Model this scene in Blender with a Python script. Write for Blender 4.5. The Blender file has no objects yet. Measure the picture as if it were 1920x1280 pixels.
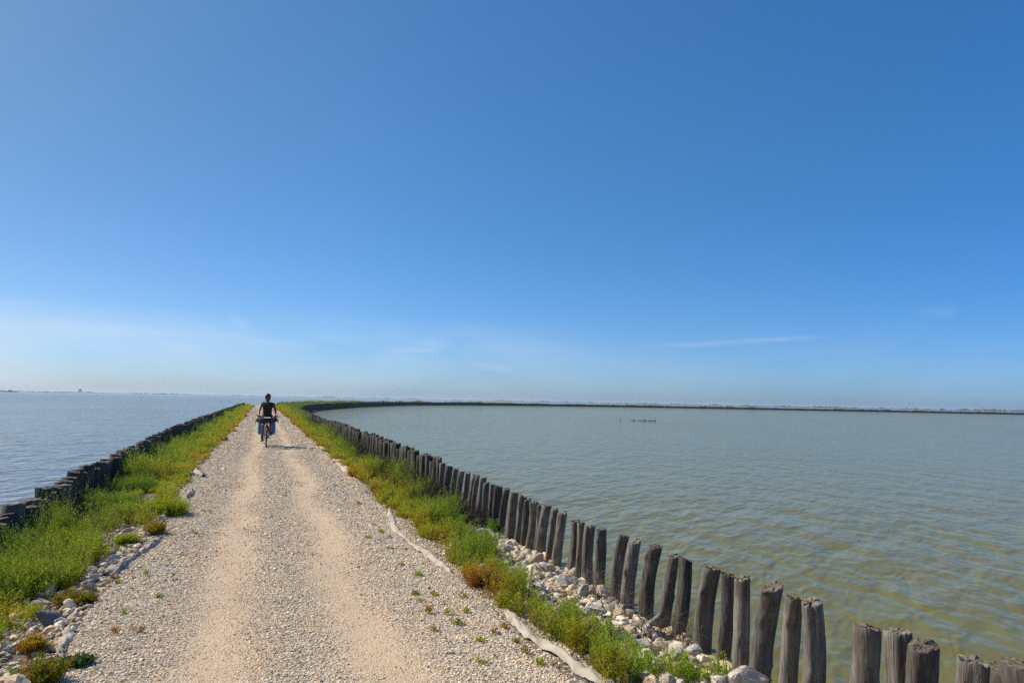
import bpy, math, random
import numpy as np
from mathutils import Vector, Matrix, Euler
R = np.random.RandomState(7)
random.seed(11)
S = bpy.context.scene
COL = S.collection
PI = math.pi
rad = math.radians

# ------------------------------------------------------------------ camera
CAM_Z = 1.70
YAW, PITCH, ROLL = rad(18.35), rad(4.60), rad(1.12)
cd = bpy.data.cameras.new('camera'); cam = bpy.data.objects.new('camera', cd); COL.objects.link(cam)
cd.sensor_width = 36.0; cd.lens = 26.0; cd.clip_start = 0.05; cd.clip_end = 40000
CR = Matrix.Rotation(-YAW, 3, 'Z') @ Matrix.Rotation(PI/2 + PITCH, 3, 'X') @ Matrix.Rotation(ROLL, 3, 'Z')
cam.matrix_world = Matrix.Translation((0, 0, CAM_Z)) @ CR.to_4x4()
S.camera = cam
FPX = 26.0/36.0*1920

def ray(px, py):
    return (CR @ Vector(((px-960)/FPX, -(py-640)/FPX, -1))).normalized()
def on_z(px, py, z):                       # meeting point of a sight line with a level plane
    d = ray(px, py); t = (z-CAM_Z)/d.z
    return Vector((d.x*t, d.y*t, z))
def on_x(px, py, x):                       # ... with the upright plane of a post row
    d = ray(px, py); t = x/d.x
    return Vector((x, d.y*t, CAM_Z+d.z*t))

# ------------------------------------------------------------------ helpers
def tag(o, label=None, cat=None, group=None, kind=None):
    if label: o['label'] = label
    if cat: o['category'] = cat
    if group: o['group'] = group
    if kind: o['kind'] = kind
    return o
def link(name, me, mat=None, parent=None, loc=None):
    o = bpy.data.objects.new(name, me); COL.objects.link(o)
    if mat is not None and me is not None and not me.materials: me.materials.append(mat)
    if parent is not None: o.parent = parent
    if loc is not None: o.location = loc
    return o
def empty(name, loc=(0, 0, 0), rz=0):
    o = bpy.data.objects.new(name, None); COL.objects.link(o); o.location = loc; o.rotation_euler = (0, 0, rz)
    o.empty_display_size = .1
    return o
def npmesh(name, V, F, smooth=True, tint=None, attrs=None):
    """V (n,3), F (m,k) with one k or a list of such arrays."""
    if not isinstance(F, list): F = [F]
    F = [np.asarray(f, dtype=np.int32) for f in F if len(f)]
    me = bpy.data.meshes.new(name)
    V = np.asarray(V, dtype=np.float32)
    me.vertices.add(len(V)); me.vertices.foreach_set('co', V.ravel())
    nl = sum(f.size for f in F); npol = sum(len(f) for f in F)
    me.loops.add(nl); me.polygons.add(npol)
    me.loops.foreach_set('vertex_index', np.concatenate([f.ravel() for f in F]))
    starts = []; o = 0
    for f in F:
        starts.append(np.arange(len(f), dtype=np.int32)*f.shape[1] + o); o += f.size
    me.polygons.foreach_set('loop_start', np.concatenate(starts))
    me.polygons.foreach_set('use_smooth', np.full(npol, smooth, dtype=bool))
    me.update(calc_edges=True)
    if tint is not None:
        a = me.attributes.new('tint', 'FLOAT_COLOR', 'POINT')
        c = np.ones((len(V), 4), dtype=np.float32); c[:, :3] = tint
        a.data.foreach_set('color', c.ravel())
    for k, v in (attrs or {}).items():
        a = me.attributes.new(k, 'FLOAT', 'POINT'); a.data.foreach_set('value', np.asarray(v, dtype=np.float32))
    return me

def ico(sub):
    import bmesh
    bm = bmesh.new(); bmesh.ops.create_icosphere(bm, subdivisions=sub, radius=1)
    V = np.array([v.co[:] for v in bm.verts]); F = np.array([[v.index for v in f.verts] for f in bm.faces]); bm.free()
    return V, F
ICO1, ICO2, ICO3, ICO4 = ico(1), ico(2), ico(3), ico(4)

_perm = R.randint(0, 1 << 30, 4096)
def vnoise(x, y, z=0.0, seed=0):
    """value noise, -1..1, vectorised"""
    x = np.asarray(x, float); y = np.asarray(y, float); z = np.zeros_like(x)+z
    xi, yi, zi = np.floor(x).astype(int), np.floor(y).astype(int), np.floor(z).astype(int)
    fx, fy, fz = x-xi, y-yi, z-zi
    fx, fy, fz = [f*f*(3-2*f) for f in (fx, fy, fz)]
    def h(a, b, c): return (_perm[(a*73+b*157+c*311+seed*997) & 4095] % 10007)/5003.5-1
    r = 0
    for dx in (0, 1):
        for dy in (0, 1):
            for dz in (0, 1):
                r = r + h(xi+dx, yi+dy, zi+dz)*(fx if dx else 1-fx)*(fy if dy else 1-fy)*(fz if dz else 1-fz)
    return r
def fbm(x, y, z=0.0, seed=0, n=3):
    return sum(vnoise(np.asarray(x)*2**k, np.asarray(y)*2**k, np.asarray(z)*2**k, seed+k)*0.5**k for k in range(n))

# ------------------------------------------------------------------ node helpers
class NT:
    def __init__(s, name):
        s.m = bpy.data.materials.new(name); s.m.use_nodes = True; s.t = s.m.node_tree; s.t.nodes.clear()
        s.out = s.t.nodes.new('ShaderNodeOutputMaterial')
    def n(s, typ, **kw):
        nd = s.t.nodes.new('ShaderNode'+typ)
        for k, v in kw.items():
            if k in nd.inputs.keys() or k.replace('_', ' ') in nd.inputs.keys():
                key = k if k in nd.inputs.keys() else k.replace('_', ' ')
                s.set(nd.inputs[key], v)
            else: setattr(nd, k, v)
        return nd
    def set(s, sock, v):
        if isinstance(v, bpy.types.NodeSocket): s.t.links.new(v, sock)
        elif isinstance(v, tuple) and sock.type == 'RGBA' and len(v) == 3: sock.default_value = (*v, 1)
        else: sock.default_value = v
    def noise(s, vec, scale, detail=3, rough=.55, **kw):
        return s.n('TexNoise', Vector=vec, Scale=scale, Detail=detail, Roughness=rough, **kw).outputs[0]
    def ramp(s, fac, stops):
        r = s.t.nodes.new('ShaderNodeValToRGB'); s.t.links.new(fac, r.inputs[0])
        e = r.color_ramp.elements
        while len(e) < len(stops): e.new(.5)
        for i, (p, c) in enumerate(stops):
            e[i].position = p; e[i].color = (c, c, c, 1) if isinstance(c, (int, float)) else (*c, 1)
        return r.outputs[0]
    def mix(s, f, a, b, mode='MIX'):
        nd = s.t.nodes.new('ShaderNodeMix'); nd.data_type = 'RGBA'; nd.blend_type = mode
        s.set(nd.inputs[0], f); s.set(nd.inputs[6], a); s.set(nd.inputs[7], b)
        return nd.outputs[2]
    def math(s, op, a, b=0.0, c=0.0, clamp=False):
        nd = s.t.nodes.new('ShaderNodeMath'); nd.operation = op; nd.use_clamp = clamp
        s.set(nd.inputs[0], a); s.set(nd.inputs[1], b); s.set(nd.inputs[2], c)
        return nd.outputs[0]
    def obj(s): return s.n('TexCoord').outputs['Object']
    def mapping(s, v, scale=(1, 1, 1), rot=(0, 0, 0)):
        return s.n('Mapping', Vector=v, Scale=scale, Rotation=rot).outputs[0]
    def attr(s, name):
        return s.n('Attribute', attribute_name=name)
    def done(s, sh):
        s.t.links.new(sh, s.out.inputs['Surface']); return s.m
    def princ(s, **kw):
        nd = s.n('BsdfPrincipled')
        for k, v in kw.items():
            s.set(nd.inputs[k.replace('_', ' ')], v)
        return nd.outputs[0]
def srgb(r, g, b): return tuple(((c/255)/12.92 if c/255 <= .04045 else ((c/255+.055)/1.055)**2.4) for c in (r, g, b))

def simple(name, col, rough=.6, var=.15, scale=20, metallic=0.0, bump=.0):
    t = NT(name); v = t.obj(); n = t.noise(v, scale, 4)
    c = t.mix(n, tuple(x*(1-var) for x in col), tuple(min(1, x*(1+var)) for x in col))
    kw = dict(Base_Color=c, Roughness=rough, Metallic=metallic)
    if bump: kw['Normal'] = t.n('Bump', Strength=bump, Distance=.01, Height=n).outputs[0]
    return t.done(t.princ(**kw))

M = {}
# ---- path surface: sandy wheel tracks between pale crushed limestone
def mat_path():
    t = NT('path_gravel'); v = t.obj(); lat = t.attr('lat').outputs['Fac']
    wob = t.math('MULTIPLY', t.math('SUBTRACT', t.noise(v, .8, 4), .5), .55)
    l = t.math('ADD', lat, wob)
    def track(c, w):
        d = t.math('ABSOLUTE', t.math('SUBTRACT', l, c)); return t.math('SUBTRACT', 1.0, t.math('DIVIDE', d, w), clamp=True)
    tr = t.math('MAXIMUM', track(-.22, .50), track(.80, .50))
    n = t.noise(v, 9, 5, .6)
    f = t.ramp(t.math('MULTIPLY', tr, t.math('ADD', n, .75)), [(.0, 0.0), (.85, 1.0)])
    vo = t.n('TexVoronoi', Vector=v, Scale=42.0, Randomness=1.0)
    vo2 = t.n('TexVoronoi', Vector=v, Scale=85.0, Randomness=1.0)
    cell = t.ramp(vo.outputs['Color'], [(0, (.38, .32, .25)), (.45, (.60, .53, .44)), (.8, (.74, .67, .57)), (1, (.85, .79, .69))])
    dk = t.ramp(vo.outputs['Distance'], [(.25, 1.0), (.62, .38)])
    gravel = t.mix(1.0, cell, dk, 'MULTIPLY')
    cell2 = t.ramp(vo2.outputs['Color'], [(0, (.46, .31, .18)), (.7, (.60, .43, .265)), (1, (.70, .57, .41))])
    big = t.noise(v, 2.2, 4)
    sand = t.mix(.6, cell2, t.mix(big, (.48, .33, .20), (.60, .44, .275)))
    col = t.mix(t.math('MULTIPLY', f, .80), t.mix(.25, gravel, (.56, .44, .31)), sand)
    h = t.math('ADD', t.math('MULTIPLY', vo.outputs['Distance'], t.math('SUBTRACT', -1.1, t.math('MULTIPLY', f, -.85))), t.math('MULTIPLY', vo2.outputs['Distance'], -.35))
    b = t.n('Bump', Strength=.85, Distance=.022, Height=h).outputs[0]
    return t.done(t.princ(Base_Color=col, Roughness=.95, Normal=b))
def mat_bank():
    t = NT('bank_soil'); v = t.obj()
    vo = t.n('TexVoronoi', Vector=v, Scale=22.0)
    cell = t.ramp(vo.outputs['Color'], [(0, (.16, .12, .085)), (.5, (.34, .29, .23)), (1, (.56, .52, .46))])
    dk = t.ramp(vo.outputs['Distance'], [(.2, 1.0), (.6, .4)])
    c = t.mix(1.0, cell, dk, 'MULTIPLY')
    c = t.mix(t.ramp(t.noise(v, 1.6, 4), [(.4, 0.0), (.6, 1.0)]), c, t.mix(t.noise(v, 30, 3), (.09, .065, .04), (.2, .15, .09)))
    b = t.n('Bump', Strength=.9, Distance=.04, Height=t.math('SUBTRACT', t.noise(v, 25, 5), vo.outputs['Distance'])).outputs[0]
    return t.done(t.princ(Base_Color=c, Roughness=.95, Normal=b))
def mat_tint(name, rough=.7, trans=0.0, var=.25, scale=60, bump=0.0, spec=.35):
    t = NT(name); v = t.obj(); a = t.attr('tint').outputs['Color']
    n = t.noise(v, scale, 4)
    c = t.mix(1.0, a, t.ramp(n, [(.25, 1-var), (.75, 1+var)]), 'MULTIPLY')
    kw = dict(Base_Color=c, Roughness=rough, Specular_IOR_Level=spec)
    if bump: kw['Normal'] = t.n('Bump', Strength=bump, Distance=.01, Height=n).outputs[0]
    sh = t.princ(**kw)
    if trans:
        tr = t.n('BsdfTranslucent', Color=t.mix(1.0, c, (1.25, 1.15, .55), 'MULTIPLY')).outputs[0]
        sh = t.n('MixShader', Fac=trans); 
        ins = sh.inputs; p = t.princ(**kw)
        t.t.links.new(p, ins[1]); t.t.links.new(tr, ins[2]); sh = sh.outputs[0]
    return t.done(sh)
def mat_rock(name, c0, c1, c2, stain=(.35, .27, .18)):
    t = NT(name); v = t.obj(); info = t.n('ObjectInfo')
    vv = t.n('VectorMath', operation='ADD'); t.t.links.new(v, vv.inputs[0]); t.t.links.new(info.outputs['Location'], vv.inputs[1]); vv = vv.outputs[0]
    n = t.noise(vv, 9, 8, .68); n2 = t.noise(vv, 60, 5, .7); n3 = t.noise(vv, 4, 3)
    c = t.ramp(n, [(.28, c0), (.5, c1), (.72, c2)])
    c = t.mix(t.ramp(n2, [(.35, .55), (.5, 0.0)]), c, c0)
    c = t.mix(t.ramp(n3, [(.52, 0.0), (.75, .5)]), c, stain)
    vo = t.n('TexVoronoi', Vector=vv, Scale=14.0, feature='DISTANCE_TO_EDGE').outputs['Distance']
    h = t.math('ADD', t.math('MULTIPLY', n, 1.4), t.math('MULTIPLY', n2, .35))
    h = t.math('ADD', h, t.math('MULTIPLY', t.ramp(vo, [(0, 0.0), (.06, 1.0)]), .12))
    b = t.n('Bump', Strength=.9, Distance=.02, Height=h).outputs[0]
    return t.done(t.princ(Base_Color=c, Roughness=.92, Normal=b))
def mat_wood(name='weathered_wood', k0=.46, k1=.62):
    t = NT(name); v = t.obj(); info = t.n('ObjectInfo')
    off = t.n('VectorMath', operation='ADD'); t.t.links.new(v, off.inputs[0]); t.t.links.new(info.outputs['Location'], off.inputs[1]); p = off.outputs[0]
    # 'grain' runs down the post
    g = t.noise(t.mapping(p, (30, 30, 2.6)), 1.0, 7, .66, Distortion=.35)
    g2 = t.noise(t.mapping(p, (110, 110, 6.0)), 1.0, 4, .6, Distortion=.4)
    big = t.noise(t.mapping(p, (9, 9, 3)), 1.0, 4, .6)
    c = t.ramp(g, [(.26, (.055, .046, .038)), (.42, (.145, .125, .107)), (.60, (.235, .21, .182)), (.8, (.36, .325, .285))])
    c = t.mix(t.ramp(g2, [(.3, .55), (.5, 0.0)]), c, (.05, .042, .036))
    c = t.mix(t.ramp(big, [(.48, 0.0), (.64, .7)]), c, (.085, .064, .047))
    c = t.mix(t.ramp(t.noise(t.mapping(p, (26, 26, 16)), 1.0, 5, .7), [(.60, 0.0), (.72, .75)]), c, (.035, .028, .022))
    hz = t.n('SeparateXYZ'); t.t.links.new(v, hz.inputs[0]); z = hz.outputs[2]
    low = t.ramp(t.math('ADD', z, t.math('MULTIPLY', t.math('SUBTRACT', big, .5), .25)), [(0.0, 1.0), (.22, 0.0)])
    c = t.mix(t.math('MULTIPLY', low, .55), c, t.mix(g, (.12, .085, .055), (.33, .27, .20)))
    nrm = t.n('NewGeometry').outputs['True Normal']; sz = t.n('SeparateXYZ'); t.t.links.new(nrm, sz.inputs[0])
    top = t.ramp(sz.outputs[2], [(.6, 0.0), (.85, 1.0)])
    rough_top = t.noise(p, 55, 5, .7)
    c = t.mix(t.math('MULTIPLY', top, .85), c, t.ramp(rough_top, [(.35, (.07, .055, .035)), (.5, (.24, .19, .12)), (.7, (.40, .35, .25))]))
    rnd = t.math('ADD', k0, t.math('MULTIPLY', info.outputs['Random'], k1))
    c = t.mix(1.0, c, rnd, 'MULTIPLY')
    vo = t.n('TexVoronoi', Vector=t.mapping(p, (5, 5, 2.2)), Scale=1.0, feature='DISTANCE_TO_EDGE').outputs['Distance']
    h = t.math('ADD', t.math('MULTIPLY', g, 1.0), t.math('MULTIPLY', g2, .5))
    b = t.n('Bump', Strength=.9, Distance=.012, Height=h).outputs[0]
    return t.done(t.princ(Base_Color=c, Roughness=.88, Normal=b, Specular_IOR_Level=.3))
def mat_water(name, deep, sh, amp, turn=12, refl=.6):
    t = NT(name); v = t.obj()
    a = t.mapping(v, (1, 1, 1), (0, 0, rad(turn)))      # crests run roughly along the bank
    a2 = t.mapping(v, (1, 1, 1), (0, 0, rad(turn+34)))
    w1 = t.noise(t.mapping(a, (1.35, .42, 1)), 1.0, 2, .45, Distortion=.35)
    w2 = t.noise(t.mapping(a2, (2.9, 1.0, 1)), 1.0, 2, .5, Distortion=.3)
    w3 = t.noise(t.mapping(a, (6.5, 2.6, 1)), 1.0, 2, .5)
    h = t.math('ADD', t.math('MULTIPLY', w1, .56), t.math('MULTIPLY', w2, .34))
    h = t.math('ADD', h, t.math('MULTIPLY', w3, .10))
    gust = t.ramp(t.noise(t.mapping(a, (.05, .03, 1)), 1.0, 4), [(.3, .72), (.7, 1.15)])
    b = t.n('Bump', Strength=1.0, Distance=amp, Height=t.math('MULTIPLY', h, gust)).outputs[0]
    c = t.mix(t.noise(v, .05, 3), deep, sh)
    fr = t.n('Fresnel', IOR=1.33, Normal=b).outputs[0]
    sh = t.n('MixShader', Fac=t.math('MULTIPLY', fr, refl)); t.t.links.new(t.n('BsdfDiffuse', Color=c, Normal=b).outputs[0], sh.inputs[1])
    t.t.links.new(t.n('BsdfGlossy', Color=(1, 1, 1), Roughness=.06, Normal=b).outputs[0], sh.inputs[2])
    return t.done(sh.outputs[0])
def mat_cloth():
    t = NT('geotextile'); v = t.obj(); n = t.noise(v, 7, 5); n2 = t.noise(v, 260, 3)
    c = t.ramp(n, [(.3, (.26, .21, .16)), (.48, (.44, .37, .29)), (.75, (.56, .50, .42))])
    c = t.mix(.25, c, t.ramp(n2, [(.3, .3), (.7, .8)]), 'MULTIPLY')
    b = t.n('Bump', Strength=.6, Distance=.01, Height=t.math('ADD', t.noise(v, 25, 5), t.math('MULTIPLY', n2, .15))).outputs[0]
    return t.done(t.princ(Base_Color=c, Roughness=.95, Normal=b))
M['path'] = mat_path(); M['bank'] = mat_bank(); M['wood'] = mat_wood(); M['woodshade'] = mat_wood('shaded_wood', .22, .40); M['cloth'] = mat_cloth()  # second wood copy is darker: shade on left and farther posts painted into colour
M['leaf'] = mat_tint('leaf', .6, .45, .18, 30, spec=.12); M['gravel'] = mat_tint('gravel_stone', .9, 0, .16, 130, .5, spec=.2)
M['twig'] = mat_tint('dry_twig', .9, 0, .3, 40, spec=.1)
M['rock'] = mat_rock('limestone', (.24, .215, .185), (.56, .52, .465), (.78, .74, .68))
M['stone'] = mat_rock('mottled_stone', (.15, .145, .135), (.31, .30, .28), (.50, .485, .45)); M['rockgrey'] = mat_rock('grey_stone', (.09, .095, .10), (.155, .16, .17), (.24, .245, .25), (.15, .14, .13))
M['rocktan'] = mat_rock('tan_stone', (.30, .20, .12), (.50, .38, .25), (.62, .52, .38), (.34, .22, .12))
M['water_r'] = mat_water('lagoon_water', (.132, .116, .019), (.150, .131, .025), .24, 12, .70)
M['water_l'] = mat_water('open_water', (.075, .08, .09), (.09, .09, .095), .27, 12, .85)

# ------------------------------------------------------------------ the course of the bank
CP = [(0, -60), (0, -30), (0, 0), (0, 30), (0, 55), (.4, 80), (3.7, 119), (11.2, 156), (27, 211), (50, 268), (88, 322), (145, 366), (212, 392), (290, 385), (438, 345), (700, 270), (1200, 120), (2500, -300), (5200, -1200)]
def catmull(P, n=24):
    out = []; P = [np.array(p, float) for p in P]
    for i in range(len(P)-1):
        a, b, c, d = P[max(i-1, 0)], P[i], P[i+1], P[min(i+2, len(P)-1)]
        for k in range(n):
            u = k/n
            t1 = (c-a)/max(np.linalg.norm(c-a), 1e-6)*np.linalg.norm(c-b); t2 = (d-b)/max(np.linalg.norm(d-b), 1e-6)*np.linalg.norm(c-b)
            out.append((2*u**3-3*u**2+1)*b+(u**3-2*u**2+u)*t1+(-2*u**3+3*u**2)*c+(u**3-u**2)*t2)
    out.append(P[-1]); return np.array(out)
CL = catmull(CP)
_seg = np.linalg.norm(np.diff(CL, axis=0), axis=1); SS = np.concatenate([[0], np.cumsum(_seg)]) - 60.0     # s = 0 below the camera
_tan = np.gradient(CL, axis=0); _tan /= np.linalg.norm(_tan, axis=1)[:, None]
def along(s, lat):
    s = np.asarray(s, float); lat = np.asarray(lat, float)
    x = np.interp(s, SS, CL[:, 0]); y = np.interp(s, SS, CL[:, 1])
    tx = np.interp(s, SS, _tan[:, 0]); ty = np.interp(s, SS, _tan[:, 1]); l = np.hypot(tx, ty)
    return x+ty/l*lat, y-tx/l*lat
def shift(s):                               # the bank widens into the bend while the track runs straight on
    return np.interp(s, [60, 80, 100, 119, 138, 156, 185, 230, 300], [0, .4, 1.9, 3.8, 7.0, 10.5, 12.5, 9, 0])
def left_edge(s): return np.interp(s, [0, 10, 16, 40, 90], [-1.24, -1.27, -1.42, -1.5, -1.6])-shift(s)
def left_post(s): return np.interp(s, [0, 9, 26, 60], [-2.56, -2.58, -3.02, -3.1])-shift(s)
def right_edge(s): return 1.88-shift(s)
R_EDGE, R_POST = 1.88, 3.10
PROF = [(-1.25, -1.6), (-1.07, -.85), (-1.0, -.19), (-.85, -.13), (-.35, -.05), (0, 0.0)]
def ground(s, lat):
    s = np.asarray(s, float); lat = np.asarray(lat, float)
    le, lp = left_edge(s), left_post(s)
    ul = (lat-le)/(le-lp)                      # 0 at the path edge, -1 at the left posts
    zl = np.interp(ul, [p[0] for p in PROF], [p[1] for p in PROF])
    zr = np.interp(np.maximum(lat, 1.88), [1.88, 2.3, 2.75, 3.1, 3.2, 3.5], [0, -.04, -.07, -.10, -.75, -1.6])
    z = np.where(lat > (left_edge(s)+right_edge(s))/2, zr, zl)
    return z + .018*fbm(s*2.2, lat*2.2, 0, 3)*np.clip(np.minimum(np.abs(lat-R_EDGE), 1), 0, 1)
def ribbon(name, ss, nl, latf, zf, mat, extra=0):
    ss = np.asarray(ss); n = len(ss)
    A, B = np.meshgrid(ss, np.linspace(0, 1, nl), indexing='ij')
    lat = latf(A, B); X, Y = along(A, lat); Z = zf(A, lat)
    V = np.stack([X, Y, Z], -1).reshape(-1, 3)
    i = np.arange(n*nl).reshape(n, nl)
    F = np.stack([i[:-1, :-1], i[:-1, 1:], i[1:, 1:], i[1:, :-1]], -1).reshape(-1, 4)
    me = npmesh(name, V, F, True, attrs={'lat': (lat+shift(A)).ravel()})
    return link(name, me, mat)
ss = np.concatenate([np.arange(-50, 0, 2), np.arange(0, 30, .1), np.arange(30, 120, .6), np.arange(120, 700, 4), np.arange(700, 5600, 60)])
def bank_lat(A, B):
    lp = left_post(A)-.22
    return lp+(3.5-lp)*B
def bank_z(A, lat):
    inside = (lat > left_edge(A)+.05) & (lat < right_edge(A)-.05)
    return ground(A, lat)-np.where(inside, .035, 0)+.012*vnoise(A*7, lat*7, 0, 9)*(~inside)
tag(ribbon('embankment', ss, 66, bank_lat, bank_z, M['bank']), kind='structure')
def path_lat(A, B):
    a = left_edge(A)-.06+.05*vnoise(A*1.5, A*0, 0, 21)+.10*vnoise(A*.35, A*0, 0, 22); b = right_edge(A)+.05*vnoise(A*1.6, A*0, 0, 23)+.06*vnoise(A*.4, A*0, 0, 24)
    return a+(b-a)*B
def path_z(A, lat):
    l0 = lat+shift(A); rut = -.016*np.exp(-((l0+.22)/.26)**2)-.016*np.exp(-((l0-.80)/.26)**2)
    e = np.minimum(lat-left_edge(A), right_edge(A)-lat)
    return rut+.006+.007*fbm(A*3, lat*3, 0, 31)-np.where(e < .06, .05*(1-e/.06), 0)*.5
sp = np.concatenate([np.arange(-50, 0, 2), np.arange(0, 30, .08), np.arange(30, 130, .5), np.arange(130, 190, 4)])
tag(ribbon('path', sp, 70, path_lat, path_z, M['path']), kind='structure')

# ------------------------------------------------------------------ water: the enclosed lagoon and the open one
WZ = -.55
def water():
    import bmesh
    idx = [i for i in range(0, len(CL), 2)]
    line = [CL[i] for i in idx]
    def poly(name, pts, mat):
        bm = bmesh.new(); f = bm.faces.new([bm.verts.new((p[0], p[1], WZ)) for p in pts])
        bmesh.ops.triangulate(bm, faces=[f], ngon_method='EAR_CLIP'); bmesh.ops.recalc_face_normals(bm, faces=bm.faces)
        for f in bm.faces:
            if f.normal.z < 0: f.normal_flip()
        me = bpy.data.meshes.new(name); bm.to_mesh(me); bm.free()
        tag(link(name, me, mat), kind='structure')
    poly('water', line+[(5200, -1500), (0, -1500)], M['water_r'])
    poly('open_water', line[::-1]+[(-9000, -60), (-9000, 9500), (9500, 9500), (9500, -1200)], M['water_l'])
water()

# ------------------------------------------------------------------ gravel: crushed stone lying on the path
def quatrot(n, rs, flat=.5):
    a = rs.uniform(0, 2*PI, n); t = rs.normal(0, flat, n); p = rs.uniform(0, 2*PI, n)
    ca, sa = np.cos(a), np.sin(a); ct, st = np.cos(t), np.sin(t)
    Rz = np.zeros((n, 3, 3)); Rz[:, 0, 0] = ca; Rz[:, 0, 1] = -sa; Rz[:, 1, 0] = sa; Rz[:, 1, 1] = ca; Rz[:, 2, 2] = 1
    Rx = np.zeros((n, 3, 3)); Rx[:, 0, 0] = 1; Rx[:, 1, 1] = ct; Rx[:, 1, 2] = -st; Rx[:, 2, 1] = st; Rx[:, 2, 2] = ct
    cp, sp_ = np.cos(p), np.sin(p)
    Rp = np.zeros((n, 3, 3)); Rp[:, 0, 0] = cp; Rp[:, 0, 1] = -sp_; Rp[:, 1, 0] = sp_; Rp[:, 1, 1] = cp; Rp[:, 2, 2] = 1
    return Rz @ Rx @ Rp
def stones(P, size, rs, col, base=ICO1, squash=.6, jitter=.28):
    n = len(P); B, F = base
    V = B[None]*(1+rs.uniform(-jitter, jitter, (n, len(B), 1)))
    sc = size[:, None]*np.stack([rs.uniform(.8, 1.35, n), rs.uniform(.65, 1.0, n), rs.uniform(.75, 1.2, n)*squash], -1)
    V = V*sc[:, None, :]
    V = np.einsum('nij,nkj->nki', quatrot(n, rs), V)+P[:, None, :]
    FF = (F[None]+np.arange(n)[:, None, None]*len(B)).reshape(-1, 3)
    T = np.repeat(col, len(B), axis=0)
    return V.reshape(-1, 3), FF, T
def track_mask(s, lat):
    l = lat+.14*fbm(s*.8, lat*.8, 0, 41)
    w = .27
    return np.clip(np.maximum(np.exp(-((l+.22)/w)**2), np.exp(-((l-.80)/w)**2)), 0, 1)
def gravel_cols(n, rs):
    k = rs.uniform(0, 1, (n, 1))
    a = np.array([[.50, .395, .285]]); b = np.array([[.90, .785, .625]])
    c = a+(b-a)*k
    m = rs.uniform(0, 1, n); c[m < .38] *= np.array([1.0, .87, .70]); c[m > .95] *= .5
    return c
def gravel():
    rs = np.random.RandomState(5); PV = []; PS = []
    for (s0, s1, dens, size) in ((2.6, 7.5, 9500, .0057), (7.5, 13, 4200, .0078), (13, 24, 1600, .0105), (24, 40, 600, .0155), (40, 72, 190, .023), (72, 118, 60, .036)):
        n = int((s1-s0)*3.5*dens); s = rs.uniform(s0, s1, n); lat = rs.uniform(-1.42, 2.10, n)
        lat = np.where(lat < 0, lat*np.abs(left_edge(s))/1.3, lat)
        m = track_mask(s, lat); lat = np.where((lat > 1.5) & (s > 14), 1.5+(lat-1.5)*.7, lat); t0_ = lat.copy(); lat = lat-shift(s)*(lat > 0)
        patch = fbm(s*1.3, lat*1.3, 0, 44)
        keep = rs.uniform(0, 1, n) < np.clip(1.12-.78*m, .34, 1.0)*np.clip(.85+.40*patch, .35, 1)
        s, lat, m, t0_ = s[keep], lat[keep], m[keep], t0_[keep]
        sz = size*rs.lognormal(-.05, .38, len(s))*(1-.45*m)
        X, Y = along(s, lat); PV.append(np.stack([X, Y, np.where(t0_ > 1.86, ground(s, lat), path_z(s, lat))+sz*.28], -1)); PS.append(sz)
    P = np.concatenate(PV); s_ = np.concatenate(PS)
    V, F, T = stones(P, s_, rs, gravel_cols(len(P), rs), squash=.5)
    tag(link('gravel', npmesh('gravel', V, F, False, T), M['gravel']), 'pale crushed limestone gravel covering the track between and beside the sandy wheel ruts', 'gravel', kind='stuff')
    # coarser rubble on both shoulders
    PV = []; PS = []
    for (s0, s1, l0, l1, dens, size) in ((2.5, 9, 2.15, 3.12, 1100, .020), (9, 16, 2.5, 3.12, 600, .024), (16, 40, 2.75, 3.12, 60, .04), (3.0, 12, -1.75, -1.22, 650, .015), (12, 22, -1.8, -1.35, 120, .020), (3, 10, -2.5, -1.7, 200, .03)):
        n = int((s1-s0)*(l1-l0)*dens); s = rs.uniform(s0, s1, n); lat = rs.uniform(l0, l1, n)
        sz = size*rs.lognormal(0, .5, n); X, Y = along(s, lat); PV.append(np.stack([X, Y, ground(s, lat)+sz*rs.uniform(.1, .7, n)], -1)); PS.append(sz)
    P = np.concatenate(PV); s_ = np.minimum(np.concatenate(PS), .075)
    V, F, T = stones(P, s_, rs, gravel_cols(len(P), rs)*rs.uniform(.55, 1.0, (len(P), 1)), ICO2, .7, .17)
    tag(link('rubble', npmesh('rubble', V, F, False, T), M['gravel']), 'loose pale limestone rubble strewn between the weeds and the posts', 'rubble', kind='stuff')
gravel()

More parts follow.
